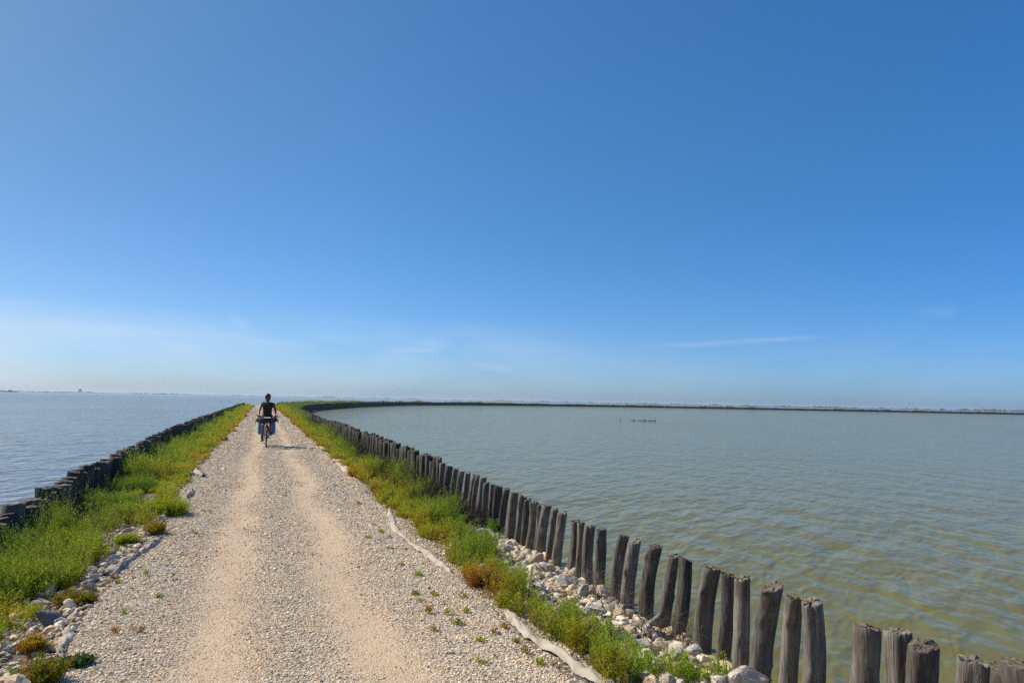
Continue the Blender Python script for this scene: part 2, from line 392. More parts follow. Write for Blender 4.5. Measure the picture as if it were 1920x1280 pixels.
# ------------------------------------------------------------------ posts
def post_mesh(name, r, h, lean, rs, sides=20, rings=11, below=.75, crack=True, knots=2, topslope=0.0, bend=.02, bendv=None):
    """origin at ground level, h above it; lean = (dx, dy) of the top"""
    zs = np.concatenate([[-below], np.linspace(-.02, h, rings-1)])
    th = np.linspace(0, 2*PI, sides, endpoint=False)
    ca = rs.uniform(0, 2*PI); ncr = rs.randint(0, 2) if crack else 0; cks = [(rs.randint(sides), rs.uniform(.1, .22)) for _ in range(ncr)]
    if crack and sides >= 20 and rs.rand() < .6: cks.append((int(sides*.72+rs.randint(-3, 4)) % sides, .20))
    kn = [((rs.uniform(3.3, 5.3) if k_ < 2 else rs.uniform(0, 2*PI)), rs.uniform(.15, .9)*h, rs.uniform(.14, .32)) for k_ in range(knots+1)]
    bx, by = rs.uniform(-1, 1, 2)*bend if bendv is None else bendv; ph = rs.uniform(0, 6); ov = rs.uniform(0, .12); oa = rs.uniform(0, PI)
    V = []
    for i, z in enumerate(zs):
        u = max(z, 0)/h
        rr = r*(1.07-.10*u)*(1+ov*np.cos(2*(th-oa)))*(1+.045*np.sin(3*th+ph+z*2)+.03*np.sin(5*th+ph*2-z*5))
        rr = rr*(1+rs.uniform(-.018, .018, sides))*(1+.055*fbm(np.cos(th)*1.3+ph, np.sin(th)*1.3+ph, z*5, 7)+.03*vnoise(th*4+ph, th*0+z*1.5, 0, 8))
        for (k, d) in cks: rr[k] *= 1-d*min(1, .35+u)
        for (ka, kz, kd) in kn:
            dth = np.angle(np.exp(1j*(th-ka))); rr = rr*(1+kd*np.exp(-(dth/.3)**2-((z-kz)/.03)**2))
        cx = lean[0]*u*(max(z, 0)/h if h else 0)**0+bx*math.sin(PI*min(max(u, 0), 1)); cy = lean[1]*u+by*math.sin(PI*min(max(u, 0), 1))
        zz = np.full(sides, z)
        if i == len(zs)-1: zz = zz+topslope*np.cos(th)*r*1.0+rs.uniform(-.004, .004, sides)+.010*vnoise(th*1.5+ph, th*0, 0, 9)
        V.append(np.stack([cx+rr*np.cos(th), cy+rr*np.sin(th), zz], -1))
    # cut face: two inner rings and a middle point, roughened
    top = V[-1]; c = top.mean(0)
    for k, f in ((0, .93), (1, .5)):
        q = c+(top-c)*f; q[:, 2] += rs.uniform(-.007, .007, sides)+.004
        V.append(q)
    n = len(V); V = np.concatenate(V+[c[None]+np.array([[0, 0, .004]])])
    F = []
    for i in range(n-1):
        a = np.arange(sides)+i*sides; b = np.roll(np.arange(sides), -1)+i*sides
        F.append(np.stack([a, b, b+sides, a+sides], -1))
    a = np.arange(sides)+(n-1)*sides; b = np.roll(a, -1)
    me = npmesh(name, V, [np.concatenate(F), np.stack([a, b, np.full(sides, n*sides)], -1)], True)
    sm = np.ones(len(me.polygons), bool); sm[(n-3)*sides:] = False
    me.polygons.foreach_set('use_smooth', sm)
    return me
# posts one by one where the photo shows them: top x, top y, width, base x
NEAR = [(1895, 1253, 60, 1872), (1827, 1240, 64, 1822), (1731, 1210, 56, 1724), (1685, 1183, 49, 1672), (1626, 1176, 51, 1608), (1522, 1129, 43, 1522), (1489, 1121, 34, 1476),
        (1449, 1101, 40, 1424), (1393, 1084, 30, 1388), (1366, 1078, 27, 1352), (1335, 1066, 34, 1315), (1285, 1049, 28, 1274), (1263, 1042, 25, 1246), (1229, 1025, 26, 1208), (1190, 1015, 27, 1178),
        (1169, 1005, 21, 1158), (1127, 993, 21, 1124), (1106, 987, 23, 1102), (1090, 981, 14, 1088), (1079, 977, 20, 1066), (1055, 961, 19, 1046), (1041, 956, 13, 1030), (1026, 948, 19, 1016), (1013, 947, 12, 1004),
        (1002, 941, 18, 990), (990, 937, 13, 978), (980, 930, 17, 968), (964, 924, 18, 950), (950, 917, 13, 940), (935, 912, 17, 930), (923, 908, 11, 916), (912, 905, 12, 910), (906, 896, 15, 893), (896, 892, 9, 884),
        (889, 890, 11, 874), (877, 887, 12, 864), (866, 883, 13, 856), (855, 879, 11, 845), (843, 874, 14, 834), (830, 868, 12, 820)]
GP = 'weathered timber posts of the long rows along both shores'
NL = ['stub of a broad grey post cut off by the photo corner at lower right', 'grey post with a jagged notched top, second from the lower right corner', 'short stout post with sloping pale cut top, rightmost of a close trio',
      'knotted pale grey post in the middle of the close trio', 'leaning post with a long dark split, leftmost of the close trio', 'straight grey post with a black crack down its right side, front of a pair',
      'brown grey post standing tight behind the straight cracked one', 'thick crooked pale post with a knot, behind the big flat white boulder', 'upright dark post, right one of the pair left of the thick knotted post',
      'narrow dark post, left one of the pair left of the thick knotted post', 'pale bulging post with two dark knots and a rotten foot', 'smooth grey post, front one of the leaning pair beside the rotten footed post',
      'slanting dark post tucked behind the smooth grey one', 'kinked post bent like a knee, standing alone between two pairs', 'split grey post above the bare bush, right one of its pair', 'dark leaning post above the bare bush, left one of its pair',
      'separate straight dark post with water gaps on both sides', 'broad dark post with a ragged brown top at the right end of the packed cluster', 'thin dark post squeezed in the packed cluster', 'leaning post opening the packed cluster on its left']
def post_tail(i): return 'dark weathered post in the tightly packed stretch of the right row above the white rocks'
rs = np.random.RandomState(77)
n_post = 0
for i, (tx, ty, w, bx) in enumerate(NEAR):
    t_ = on_x(tx, ty, R_POST); dist = math.hypot(t_.x, t_.y)
    depth = -(CR.transposed() @ Vector((t_.x, t_.y, t_.z-CAM_Z))).z
    r = w/FPX*depth/2*.97
    gz = float(ground(t_.y, R_POST-.02)) ; gz = max(gz, -.2)
    b_ = None
    # foot: same row, where the sight line through the foot meets ground level
    h = t_.z-gz
    px_b = ray(bx, ty+h/depth*FPX)      # approximate
    k = R_POST/px_b.x if px_b.x > 0 else None
    fy = (px_b.y*k) if k else t_.y
    lean_y = max(-.16, min(.16, t_.y-fy)); lx = rs.uniform(-.02, .03)
    if h < .25: h = .5
    me = post_mesh('timber_post', r, h, (lx, lean_y), rs, 32 if i < 26 else 16, 26 if i < 26 else 9, .8, True, 3 if i in (7, 10, 3, 13) else 1, topslope=rs.uniform(-.35, .35), bend=.02, bendv={13: (.01, .055), 7: (.02, .04), 10: (0, .03), 3: (0, -.025)}.get(i))
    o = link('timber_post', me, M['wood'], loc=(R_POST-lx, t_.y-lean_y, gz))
    tag(o, NL[i] if i < len(NL) else post_tail(i), 'post', GP); n_post += 1
    lastY = t_.y
# a few more toward and past the camera, out of view, then variants for the long runs
VAR = [post_mesh('timber_post', .078, .70, (rs.uniform(-.03, .05), rs.uniform(-.07, .04)), rs, 14, 6, .7, True, 1, rs.uniform(-.2, .2)) for _ in range(10)]
VARL = [post_mesh('timber_post', .098, .70, (rs.uniform(-.04, .02), rs.uniform(-.05, .05)), rs, 14, 6, .7, True, 1, rs.uniform(-.2, .2)) for _ in range(10)]
for me in VAR+VARL: me.materials.append(M['woodshade'])
def place_post(s, lat, hs, ws, meshes, label):
    x, y = along(s, lat); o = bpy.data.objects.new('timber_post', meshes[rs.randint(len(meshes))]); COL.objects.link(o)
    o.location = (float(x), float(y), max(-.2, float(ground(s, lat)))); o.scale = (ws, ws*rs.uniform(.85, 1.1), hs)
    o.rotation_euler = (rs.normal(0, .02), rs.normal(0, .02), rs.uniform(-.5, .5)+(PI if rs.rand() < .5 else 0)*0)
    tag(o, label, 'post', GP)
for y in (2.35, 2.05, 1.6, 1.3): place_post(y, R_POST, 1.05, 1.0, VAR, 'weathered post of the right row standing beside the photographer')
s = lastY+.17; rest = []
while n_post < 178:
    place_post(s, R_POST+rs.normal(0, .018), rs.uniform(.93, 1.08), rs.uniform(.72, 1.12), VAR, 'dark weathered post in the unbroken right row behind the weeds and dead brush')
    n_post += 1; s += rs.uniform(.14, .205)
sr = s
# left row, with the gap beside the leaning post
s = 3.2; k = 0; gap_done = False
while n_post < 292:
    place_post(s, left_post(s)+rs.normal(0, .03), np.interp(s, [9, 13, 18, 28], [.83, .93, .91, 1.02])*rs.uniform(.90, 1.09), rs.uniform(.80, 1.2), VARL,
               'black shadowed post of the left row behind the green bushes, before the narrow gap' if not gap_done else 'black shadowed post of the unbroken left row, beyond the narrow gap')
    n_post += 1; s += rs.uniform(.18, .27)
    if s > 10.9 and not gap_done: s += .16; gap_done = True
sl = s
def far_posts():
    rs = np.random.RandomState(3); VV = []; FF = []; off = 0
    def add(s, lat, r, h, sides, below=.7):
        nonlocal off
        n = len(s); X, Y = along(s, lat); th = np.linspace(0, 2*PI, sides, endpoint=False)
        zt = -.17+h; lx = rs.normal(0, .03, n); ly = rs.normal(-.01, .035, n)
        ring = np.stack([np.cos(th), np.sin(th)], -1)
        lo = np.stack([X[:, None]+r[:, None]*ring[None, :, 0], Y[:, None]+r[:, None]*ring[None, :, 1], np.full((n, sides), -.17-below)], -1)
        hi = np.stack([X[:, None]+lx[:, None]+r[:, None]*ring[None, :, 0], Y[:, None]+ly[:, None]+r[:, None]*ring[None, :, 1], zt[:, None]+rs.normal(0, .01, (n, sides))], -1)
        ce = np.stack([X+lx, Y+ly, zt+.005], -1)[:, None]
        V = np.concatenate([lo, hi, ce], 1).reshape(-1, 3)
        a = np.arange(sides); b = np.roll(a, -1); st = 2*sides+1
        q = np.stack([a, b, b+sides, a+sides], -1)[None]+(np.arange(n)*st)[:, None, None]+off
        t = np.stack([a+sides, b+sides, np.full(sides, 2*sides)], -1)[None]+(np.arange(n)*st)[:, None, None]+off
        VV.append(V); FF.append((q.reshape(-1, 4), t.reshape(-1, 3))); off += len(V)
    s1 = np.arange(sr, 140, .18); n = len(s1); add(s1+rs.normal(0, .02, n), R_POST+rs.normal(0, .02, n), rs.uniform(.06, .09, n), .70*rs.uniform(.9, 1.08, n), 8)
    s2 = np.arange(sl, 130, .21); n = len(s2); add(s2, left_post(s2)+rs.normal(0, .03, n), rs.uniform(.07, .10, n), .70*rs.uniform(.9, 1.08, n), 8)
    s3 = np.arange(140, 760, .24); n = len(s3); add(s3, R_POST+rs.normal(0, .04, n), rs.uniform(.09, .13, n), .72*rs.uniform(.82, 1.15, n), 5)
    s4 = np.arange(760, 2600, .6); n = len(s4); add(s4, R_POST+rs.normal(0, .05, n), np.full(n, .32), .72*rs.uniform(.85, 1.15, n), 4)
    V = np.concatenate(VV); F = [np.concatenate([f[0] for f in FF]), np.concatenate([f[1] for f in FF])]
    tag(link('timber_posts', npmesh('timber_posts', V, F, False), M['woodshade']), 'distant unbroken rows of dark timber posts edging the bank as it bends away', 'post row', kind='stuff')
far_posts()

# ------------------------------------------------------------------ rocks
def rock_mesh(name, dims, rs, sub=3, cuts=13, rough=.035):
    B, F = (ICO3 if sub == 3 else ICO4)
    N = rs.normal(0, 1, (cuts, 3)); N /= np.linalg.norm(N, axis=1)[:, None]; C = rs.uniform(.48, .92, cuts)
    d = B @ N.T; r = np.min(np.where(d > .05, C[None]/np.maximum(d, .05), 9), axis=1); r = np.minimum(r, 1.7)
    o = rs.uniform(0, 50, 3)
    r = r*(1+rough*fbm(B[:, 0]*3+o[0], B[:, 1]*3+o[1], B[:, 2]*3+o[2], 1)+rough*.5*fbm(B[:, 0]*9+o[0], B[:, 1]*9+o[1], B[:, 2]*9+o[2], 5))
    V = B*r[:, None]; V = V/np.abs(V).max(0)[None]*np.array(dims)[None]/2
    me = npmesh(name, V, F, False); return me
GR = 'limestone rocks dumped along the post rows'
CHUNKS = []
def rock_at(px, py, w, h, mat='rock', label=None, rz=None, dep=None, sub=3, tilt=0.0, name='limestone_rock'):
    """px, py = middle of the visible rock"""
    g = -.08
    for _ in range(4):
        p = on_z(px, py+h*.35, g); g = max(float(ground(p.y, min(p.x, 3.08))), -.2)
    d = -(CR.transposed() @ Vector((p.x, p.y, p.z-CAM_Z))).z
    if p.x > 2.9:                          # leaning on the posts: rest it on the rubble heaped against them
        c_ = on_x(px, py, 2.9); d = -(CR.transposed() @ Vector((c_.x, c_.y, c_.z-CAM_Z))).z; lo = float(ground(c_.y, c_.x))-.02; hi = c_.z+h/2/FPX*d
        W = w/FPX*d; D = (dep or rs.uniform(.7, 1.0))*W; H = min(max(hi-lo, .05), W*.85); p = c_; zc = lo+H*.47
    else:
        W = .95*w/FPX*d; H = h/FPX*d*.78*1.35; D = (dep or rs.uniform(.7, 1.0))*W; zc = g+H*.25
    me = rock_mesh(name, (W, D, H), rs, sub, rs.randint(7, 12))
    o = link(name, me, M[mat], loc=(p.x, p.y, zc)); o.rotation_euler = (rs.normal(0, .12), tilt+rs.normal(0, .08), -YAW+rs.normal(0, .2) if rz is None else rz)
    tag(o, label or 'pale limestone lump among the rubble between the right row of posts and the weeds', 'rock', GR)
    return o
rock_at(1400, 1254, 88, 34, label='big flat whitish boulder at the foot of the thick knotted post', rz=-.35, dep=.6, sub=4, tilt=.14)
rock_at(1338, 1226, 42, 26, 'rocktan', 'rounded cream rock with a dark hollow left of the big flat boulder')
rock_at(1236, 1163, 31, 32, label='pitted pale rock peeking out behind the bare bush, below the leaning pair')
rock_at(1180, 1184, 52, 18, 'rocktan', 'flat rock with a rusty orange top near the lower right weeds')
rock_at(1180, 1198, 46, 22, 'rockgrey', 'bluish grey slab lying in front of the rusty topped rock')
rock_at(1069, 1075, 37, 38, label='large upright pale rock at the foot of the packed post cluster')
rock_at(996, 1026, 28, 31, label='large chalky rock resting against the posts, upper one of two')
rock_at(1014, 1044, 22, 28, label='chalky rock resting against the posts, just below the larger one')
rock_at(1107, 1135, 29, 28, label='pale block standing upright in the middle of the rubble')
rock_at(1217, 1133, 32, 20, label='speckled rock between the kinked post and the split post')
rock_at(895, 962, 19, 22, label='white rock touching the posts at the far end of the bare rubble')
rock_at(954, 998, 22, 18, label='light rock below the post row where the dead brush thins out')
for a in ((905, 971, 20, 14), (914, 983, 14, 12), (927, 981, 16, 19), (876, 984, 16, 14), (894, 992, 12, 9), (966, 1014, 18, 14), (916, 1017, 12, 9), (946, 1032, 22, 14), (967, 1048, 24, 16), (1035, 1061, 15, 14),
          (1003, 1069, 48, 20), (1042, 1083, 22, 14), (1056, 1098, 20, 16), (1050, 1120, 35, 18), (1082, 1110, 22, 16), (1068, 1136, 15, 16), (1155, 1126, 25, 20), (1189, 1140, 18, 16), (1150, 1160, 38, 22),
          (1254, 1190, 22, 20), (1217, 1215, 30, 22), (1240, 1233, 44, 24), (1275, 1205, 16, 22), (1302, 1238, 25, 20), (1335, 1260, 28, 16), (1290, 1262, 22, 14), (1130, 1112, 20, 14), (1135, 1150, 18, 14), (985, 1060, 20, 14),
          (935, 1003, 16, 10), (1022, 1090, 16, 12), (1095, 1155, 22, 14), (1200, 1165, 22, 14), (1170, 1160, 16, 12), (1262, 1222, 18, 14), (1120, 1170, 18, 12), (1445, 1272, 26, 18), (1376, 1277, 24, 16)):
    rock_at(*a)
LRL = 'pale stone in the loose line of rubble between the left weeds and the track'
CH = [rock_mesh('limestone_rock', (1, rs.uniform(.6, .9), rs.uniform(.5, .75)), rs, 3, rs.randint(6, 10)) for _ in range(8)]
for k_, me in enumerate(CH): me.materials.append(M['rocktan'] if k_ == 2 else M['stone'] if k_ in (4, 6) else M['rock'])
for k in range(120):
    s_ = rs.uniform(3.0, 12.8) if k < 100 else rs.uniform(12.8, 16); l_ = rs.uniform(np.interp(s_, [3, 5, 7, 10, 12.5, 16], [2.2, 2.25, 2.4, 2.6, 2.78, 2.88]), 3.0); z_ = rs.uniform(.08, .23)
    o = bpy.data.objects.new('limestone_rock', CH[rs.randint(8)]); COL.objects.link(o); o.location = (l_, s_, float(ground(s_, l_))+z_*.16+rs.uniform(0, .03)); o.scale = (z_, z_, z_); o.rotation_euler = (rs.normal(0, .5), rs.normal(0, .5), rs.uniform(0, 6))
    tag(o, 'pale limestone lump among the rubble between the right row of posts and the weeds', 'rock', GR)
rock_at(91, 1155, 52, 36, 'rockgrey', 'smooth dark grey boulder at the edge of the left weeds', sub=4)
rock_at(63, 1175, 29, 24, 'rockgrey', 'rounded grey brown stone touching the dark boulder on its left')
rock_at(112, 1164, 17, 13, 'rockgrey', 'small round grey pebble on the right of the dark boulder')
rock_at(44, 1206, 92, 26, label='long pale slab lying below the dark boulder', rz=.55, dep=.3, tilt=-.35)
rock_at(84, 1197, 32, 20, label='pinkish pale rock between the long slab and the cloth strip')
rock_at(42, 1250, 28, 18, 'rocktan', 'sandy yellow rock in the lower left corner rubble')
rock_at(210, 1046, 27, 14, label='flat whitish stone at the top of the left line of rubble')
rock_at(167, 1065, 28, 14, 'rocktan', 'brownish flat stone beside the left weeds')
for a in ((230, 1041, 16, 9), (150, 1080, 22, 12), (172, 1077, 18, 10), (182, 1083, 20, 10), (125, 1100, 22, 12), (130, 1115, 22, 13), (160, 1117, 20, 12), (66, 1257, 18, 16), (70, 1237, 24, 12), (21, 1246, 26, 12),
          (10, 1225, 30, 14), (5, 1262, 26, 16), (100, 1215, 18, 10), (145, 1095, 16, 9), (255, 1022, 18, 9), (268, 1030, 14, 8), (322, 912, 20, 8), (305, 918, 16, 7), (350, 890, 18, 7), (365, 882, 16, 6), (285, 1012, 14, 8), (112, 1135, 14, 9)):
    rock_at(*a, label=LRL)

# ------------------------------------------------------------------ cloth edging strips of the track bed
def strip(pts, wid, label, stand=.05, twist=0.0):
    """pts on the ground in photo pixels of the visible band, laid as a rumpled strip of cloth"""
    P = [on_z(x, y, .02) for x, y in pts]; P = catmull([(p.x, p.y) for p in P], 14)
    n = len(P); tan = np.gradient(P, axis=0); tan /= np.linalg.norm(tan, axis=1)[:, None]; nor = np.stack([tan[:, 1], -tan[:, 0]], -1)
    m = 9; V = np.zeros((n, m, 3)); u = np.linspace(0, 1, n); j0 = rs.uniform(0, 90)
    prof = np.linspace(-.5, .5, m)
    ww = wid*.78*(.78+.42*vnoise(u*7+j0, u*0)+.15*vnoise(u*23+j0, u*0))*np.clip(np.minimum(u, 1-u)*9+.25, 0, 1)
    for j in range(m):
        off = prof[j]*ww
        z = .012+stand*(1-(2*prof[j]-.15)**2)*(.6+.5*vnoise(u*7+j0, u*0+j*.2))+.016*vnoise(u*22+j0, u*0+j*1.3)+.008*vnoise(u*60+j0, u*0+j*2.3)
        V[:, j, 0] = P[:, 0]+nor[:, 0]*off; V[:, j, 1] = P[:, 1]+nor[:, 1]*off; V[:, j, 2] = np.maximum(z, .006)
    i = np.arange(n*m).reshape(n, m); F = np.stack([i[:-1, :-1], i[:-1, 1:], i[1:, 1:], i[1:, :-1]], -1).reshape(-1, 4)
    bot = V.reshape(-1, 3).copy(); bot[:, 2] -= .006
    Vt = np.concatenate([V.reshape(-1, 3), bot]); N = n*m
    rim = [(i[k, 0], i[k+1, 0]) for k in range(n-1)]+[(i[k+1, -1], i[k, -1]) for k in range(n-1)]+[(i[0, k+1], i[0, k]) for k in range(m-1)]+[(i[-1, k], i[-1, k+1]) for k in range(m-1)]
    RF = np.array([(a, b, b+N, a+N) for a, b in rim])
    me = npmesh('cloth_strip', Vt, np.concatenate([F, F[:, ::-1]+N, RF]), True)
    tag(link('cloth_strip', me, M['cloth']), label, 'cloth strip', 'pale edging cloth strips along the track')
strip([(948, 1144), (985, 1180), (1030, 1212), (1080, 1245), (1128, 1275), (1200, 1320)], .20, 'wide beige cloth strip at the weeds, nearest the bottom edge of the photo', .05)
strip([(731, 955), (740, 988), (765, 1012), (800, 1038), (846, 1071)], .14, 'curved beige cloth strip along the weeds in the middle distance', .055)
strip([(627, 858), (640, 868), (655, 886)], .36, 'short white cloth flap at the weeds beyond the curved strip', .09)
strip([(604, 832), (606, 838), (612, 843)], .3, 'tiny white cloth scrap across from the shadow of the cyclist', .07)
strip([(583, 815), (592, 819), (600, 824)], .28, 'farthest white cloth scrap at the right edge of the track', .08)
strip([(305, 1006), (275, 1028), (240, 1052), (208, 1082)], .06, 'thin curled cloth strip along the left edge above the rubble', .05)
strip([(133, 1178), (118, 1205), (110, 1232), (97, 1262)], .12, 'upturned pale cloth strip in the lower left corner', .05)
strip([(362, 918), (358, 926), (351, 934)], .16, 'small white cloth scrap below the yellowing left clump', .08)
strip([(368, 884), (376, 889), (382, 893)], .20, 'white bunched cloth scrap beside the left patch of rubble', .10)

# ------------------------------------------------------------------ vegetation
def leaves(P, H, tintA, tintB, rs, nl=40, L=.028, W=.0055, spread=.35, stemw=.0022, sway=.3, up=.75, t0=.1):
    """stems with narrow leaves. P (n,3) feet, H (n,), tintA foot colour, tintB tip colour (n,3)"""
    n = len(P); az = rs.uniform(0, 2*PI, n); tl = np.abs(rs.normal(0, spread, n))
    D = np.stack([np.cos(az)*np.sin(tl), np.sin(az)*np.sin(tl), np.cos(tl)], -1)
    bz = rs.uniform(0, 2*PI, n); Bd = np.stack([np.cos(bz), np.sin(bz), np.zeros(n)-.2], -1)*sway*rs.uniform(.1, 1, (n, 1))
    def at(t): return P[:, None]+H[:, None, None]*(D[:, None]*t[..., None]+Bd[:, None]*(t**2)[..., None])
    t = np.clip(t0+(1-t0)*(np.arange(nl)[None]+rs.uniform(0, 1, (n, nl)))/nl, 0, 1)
    C = at(t); a = (np.arange(nl)*2.4)[None]+rs.uniform(-.5, .5, (n, nl))+rs.uniform(0, 6, (n, 1))
    el = rs.normal(up, .3, (n, nl))
    ld = np.stack([np.cos(a)*np.cos(el), np.sin(a)*np.cos(el), np.sin(el)], -1)
    side = np.stack([-np.sin(a), np.cos(a), rs.normal(0, .3, (n, nl))], -1)
    ll = (L*rs.uniform(.6, 1.25, (n, nl))*(1.05-.45*t))[..., None]; ww = (W*rs.uniform(.7, 1.3, (n, nl)))[..., None]
    # side shoots: leaves start off the stem
    C = C+ld*np.array([1, 1, .4])*ll*rs.uniform(0, 1.1, (n, nl, 1))
    mid = C+ld*ll*.5+np.array([0, 0, -.08])*ll
    V = np.stack([C, mid+side*ww/2, C+ld*ll, mid-side*ww/2], 2).reshape(-1, 3)
    F = np.arange(len(V)).reshape(-1, 4)
    col = tintA[:, None]+(tintB-tintA)[:, None]*np.clip(t*1.15, 0, 1)[..., None]
    col = col*rs.uniform(.72, 1.28, (n, nl, 1)); T = np.repeat(col.reshape(-1, 3), 4, axis=0)
    # stems as flat tapering blades
    ts = np.linspace(0, 1, 4)[None].repeat(n, 0); Q = at(ts); sw = np.stack([-np.sin(az), np.cos(az), np.zeros(n)], -1)[:, None]*(stemw*np.array([1.3, 1, .8, .4]))[None, :, None]
    SV = np.stack([Q-sw, Q+sw], 2).reshape(n, 8, 3)
    q = np.array([[0, 1, 3, 2], [2, 3, 5, 4], [4, 5, 7, 6]])[None]+(np.arange(n)*8)[:, None, None]+len(V)
    ST = np.repeat((tintA*.8)[:, None], 8, axis=1).reshape(-1, 3)
    return np.concatenate([V, SV.reshape(-1, 3)]), np.concatenate([F, q.reshape(-1, 4)]), np.concatenate([T, ST])
def join(parts):
    VV, FF, TT = [], [], []; o = 0
    for V, F, T in parts: VV.append(V); FF.append(F+o); TT.append(T); o += len(V)
    return np.concatenate(VV), np.concatenate(FF), np.concatenate(TT)
GREEN = np.array([.205, .325, .032]); DEEP = np.array([.105, .195, .036]); YEL = np.array([.42, .41, .030]); RED = np.array([.34, .085, .025]); ORG = np.array([.40, .19, .03]); BRN = np.array([.10, .055, .025])
def tints(s, lat, edge, width, rs, seed):
    """edge = distance from the track edge: reddened rim, greener inside"""
    n = len(s); nz = fbm(s*.9, lat*1.6, 0, seed); nz2 = fbm(s*3.1, lat*3.1, 0, seed+5)
    k = edge/width+.30*nz+rs.normal(0, .10, n)+np.where(lat+shift(s) < 0, np.where(s < 14, .24, .12), 0)
    redf = np.clip(.44-k*1.3+.45*nz2, 0, 1)[:, None]*.95; yelf = np.clip(.95-k*1.15+.3*nz2, 0, .9)[:, None]
    top = GREEN*(1-yelf)+YEL*yelf; deep = np.clip(k-.65, 0, .8)[:, None]; top = top*(1-deep)+DEEP*deep
    top = top*(1-redf*.75)+(ORG*.6+RED*.4)*redf*.75
    bot = (BRN*.6+RED*.4)*redf+(top*.6+BRN*.4)*(1-redf)
    return bot, top
def field(s0, s1, l0, l1, dens, nl, L, W, h, rs, side, seed, spread=.3, clear=None, dry=.05):
    area = (s1-s0)*(abs(l1-l0) if side > 0 else 1.3+l0); n = int(area*dens)
    # stems grow in tufts
    nc = max(1, n//9); cs = rs.uniform(s0, s1, nc); cu = rs.uniform(0, 1, nc)
    s = np.repeat(cs, 9)+rs.normal(0, .035+.0012*s0, nc*9); u = np.repeat(cu, 9)+rs.normal(0, .05, nc*9)
    if side > 0:
        wob = .10*fbm(s*.9, s*0, 0, seed+2)+.06*vnoise(s*3.3, s*0, 0, seed+3)
        a0 = l0-shift(s)+np.interp(s, [4.7, 5.7], [.17, 0]); lat = a0+wob+(l1-a0)*u; edge = lat-right_edge(s); width = l1-l0
    else:
        wob = .12*fbm(s*.9, s*0, 0, seed+2)+.07*vnoise(s*3.1, s*0, 0, seed+3)
        e = left_edge(s); p = left_post(s); a = e+l0; b = p+l1; lat = a+wob+(b-a)*u; edge = e-lat; width = np.abs(p-e)
    keep = rs.uniform(0, 1, len(s)) < np.clip((.98 if side > 0 else .78)+.9*fbm(s*1.5, lat*2.4, 0, seed+7), .08, 1)
    if clear is not None: keep &= ~clear(s, lat)
    if side > 0: keep &= lat < R_POST-.07
    else: keep &= lat > left_post(s)+.1
    s, lat, edge = s[keep], lat[keep], edge[keep]
    w = width if np.isscalar(width) else width[keep]
    H = h*(.55+.75*np.clip(edge/w*1.3, 0, 1))*rs.uniform(.55, 1.3, len(s))*np.clip(1+.75*fbm(s*1.3, lat*1.8, 0, seed+9), .35, 2)
    a, b = tints(s, lat, edge, w, rs, seed)
    if dry:
        d = rs.uniform(0, 1, len(s)) < dry; b[d] = np.array([.20, .15, .08]); a[d] = np.array([.12, .08, .045])
    X, Y = along(s, lat); P = np.stack([X, Y, ground(s, lat)-.01], -1)
    return leaves(P, np.clip(H, .05, 2), a, b, rs, nl, L, W, spread)
rs2 = np.random.RandomState(19)
def rocky(s, lat): return ((lat > np.interp(s, [3, 5, 7, 10, 12.5], [2.12, 2.20, 2.36, 2.58, 2.78])+.10*fbm(s*1.1, s*0, 0, 61)) & (s < 12.5)) | ((s >= 12.5) & (s < 17) & (lat > 2.85))
pr = [field(2.4, 8, 1.96, 2.62, 1050, 42, .034, .0062, .20, rs2, 1, 100, clear=rocky), field(8, 14, 1.93, 2.75, 760, 34, .038, .0085, .23, rs2, 1, 100, clear=rocky),
      field(14, 26, 1.96, 2.68, 400, 26, .05, .013, .25, rs2, 1, 100), field(26, 50, 1.90, 2.72, 170, 20, .075, .024, .28, rs2, 1, 100, spread=.4), field(50, 130, 1.85, 3.0, 60, 16, .12, .05, .34, rs2, 1, 100, spread=.5, dry=.05)]
V, F, T = join(pr)
tag(link('weeds', npmesh('weeds', V, F, False, T), M['leaf']), 'dense band of green and reddened weeds between the gravel track and the right row of posts', 'weeds', kind='stuff')
def lclear(s, lat):
    return ((s < 10.5) & (lat > np.interp(s, [4, 6.5, 8], [-1.72, -1.66, -1.52])+.10*fbm(s*1.3, s*0, 0, 71))) | ((s > 9.2) & (s < 10.3) & (lat > -1.95)) | ((s > 12.6) & (s < 14.4) & (lat > -1.95) & (lat < -1.55))
pl = [field(2.8, 10, -.22, .0, 900, 42, .034, .0066, .235, rs2, -1, 200, clear=lclear), field(10, 16, -.06, .0, 640, 34, .038, .0085, .235, rs2, -1, 200, clear=lclear),
      field(16, 28, -.03, .0, 340, 26, .05, .013, .27, rs2, -1, 200), field(28, 52, 0, 0, 150, 20, .075, .024, .28, rs2, -1, 200, spread=.4), field(52, 130, .05, 0, 55, 16, .12, .05, .32, rs2, -1, 200, spread=.5, dry=.05)]
V, F, T = join(pl)
tag(link('weeds', npmesh('weeds', V, F, False, T), M['leaf']), 'band of low green and yellow weeds between the left row of posts and the gravel track', 'weeds', kind='stuff')
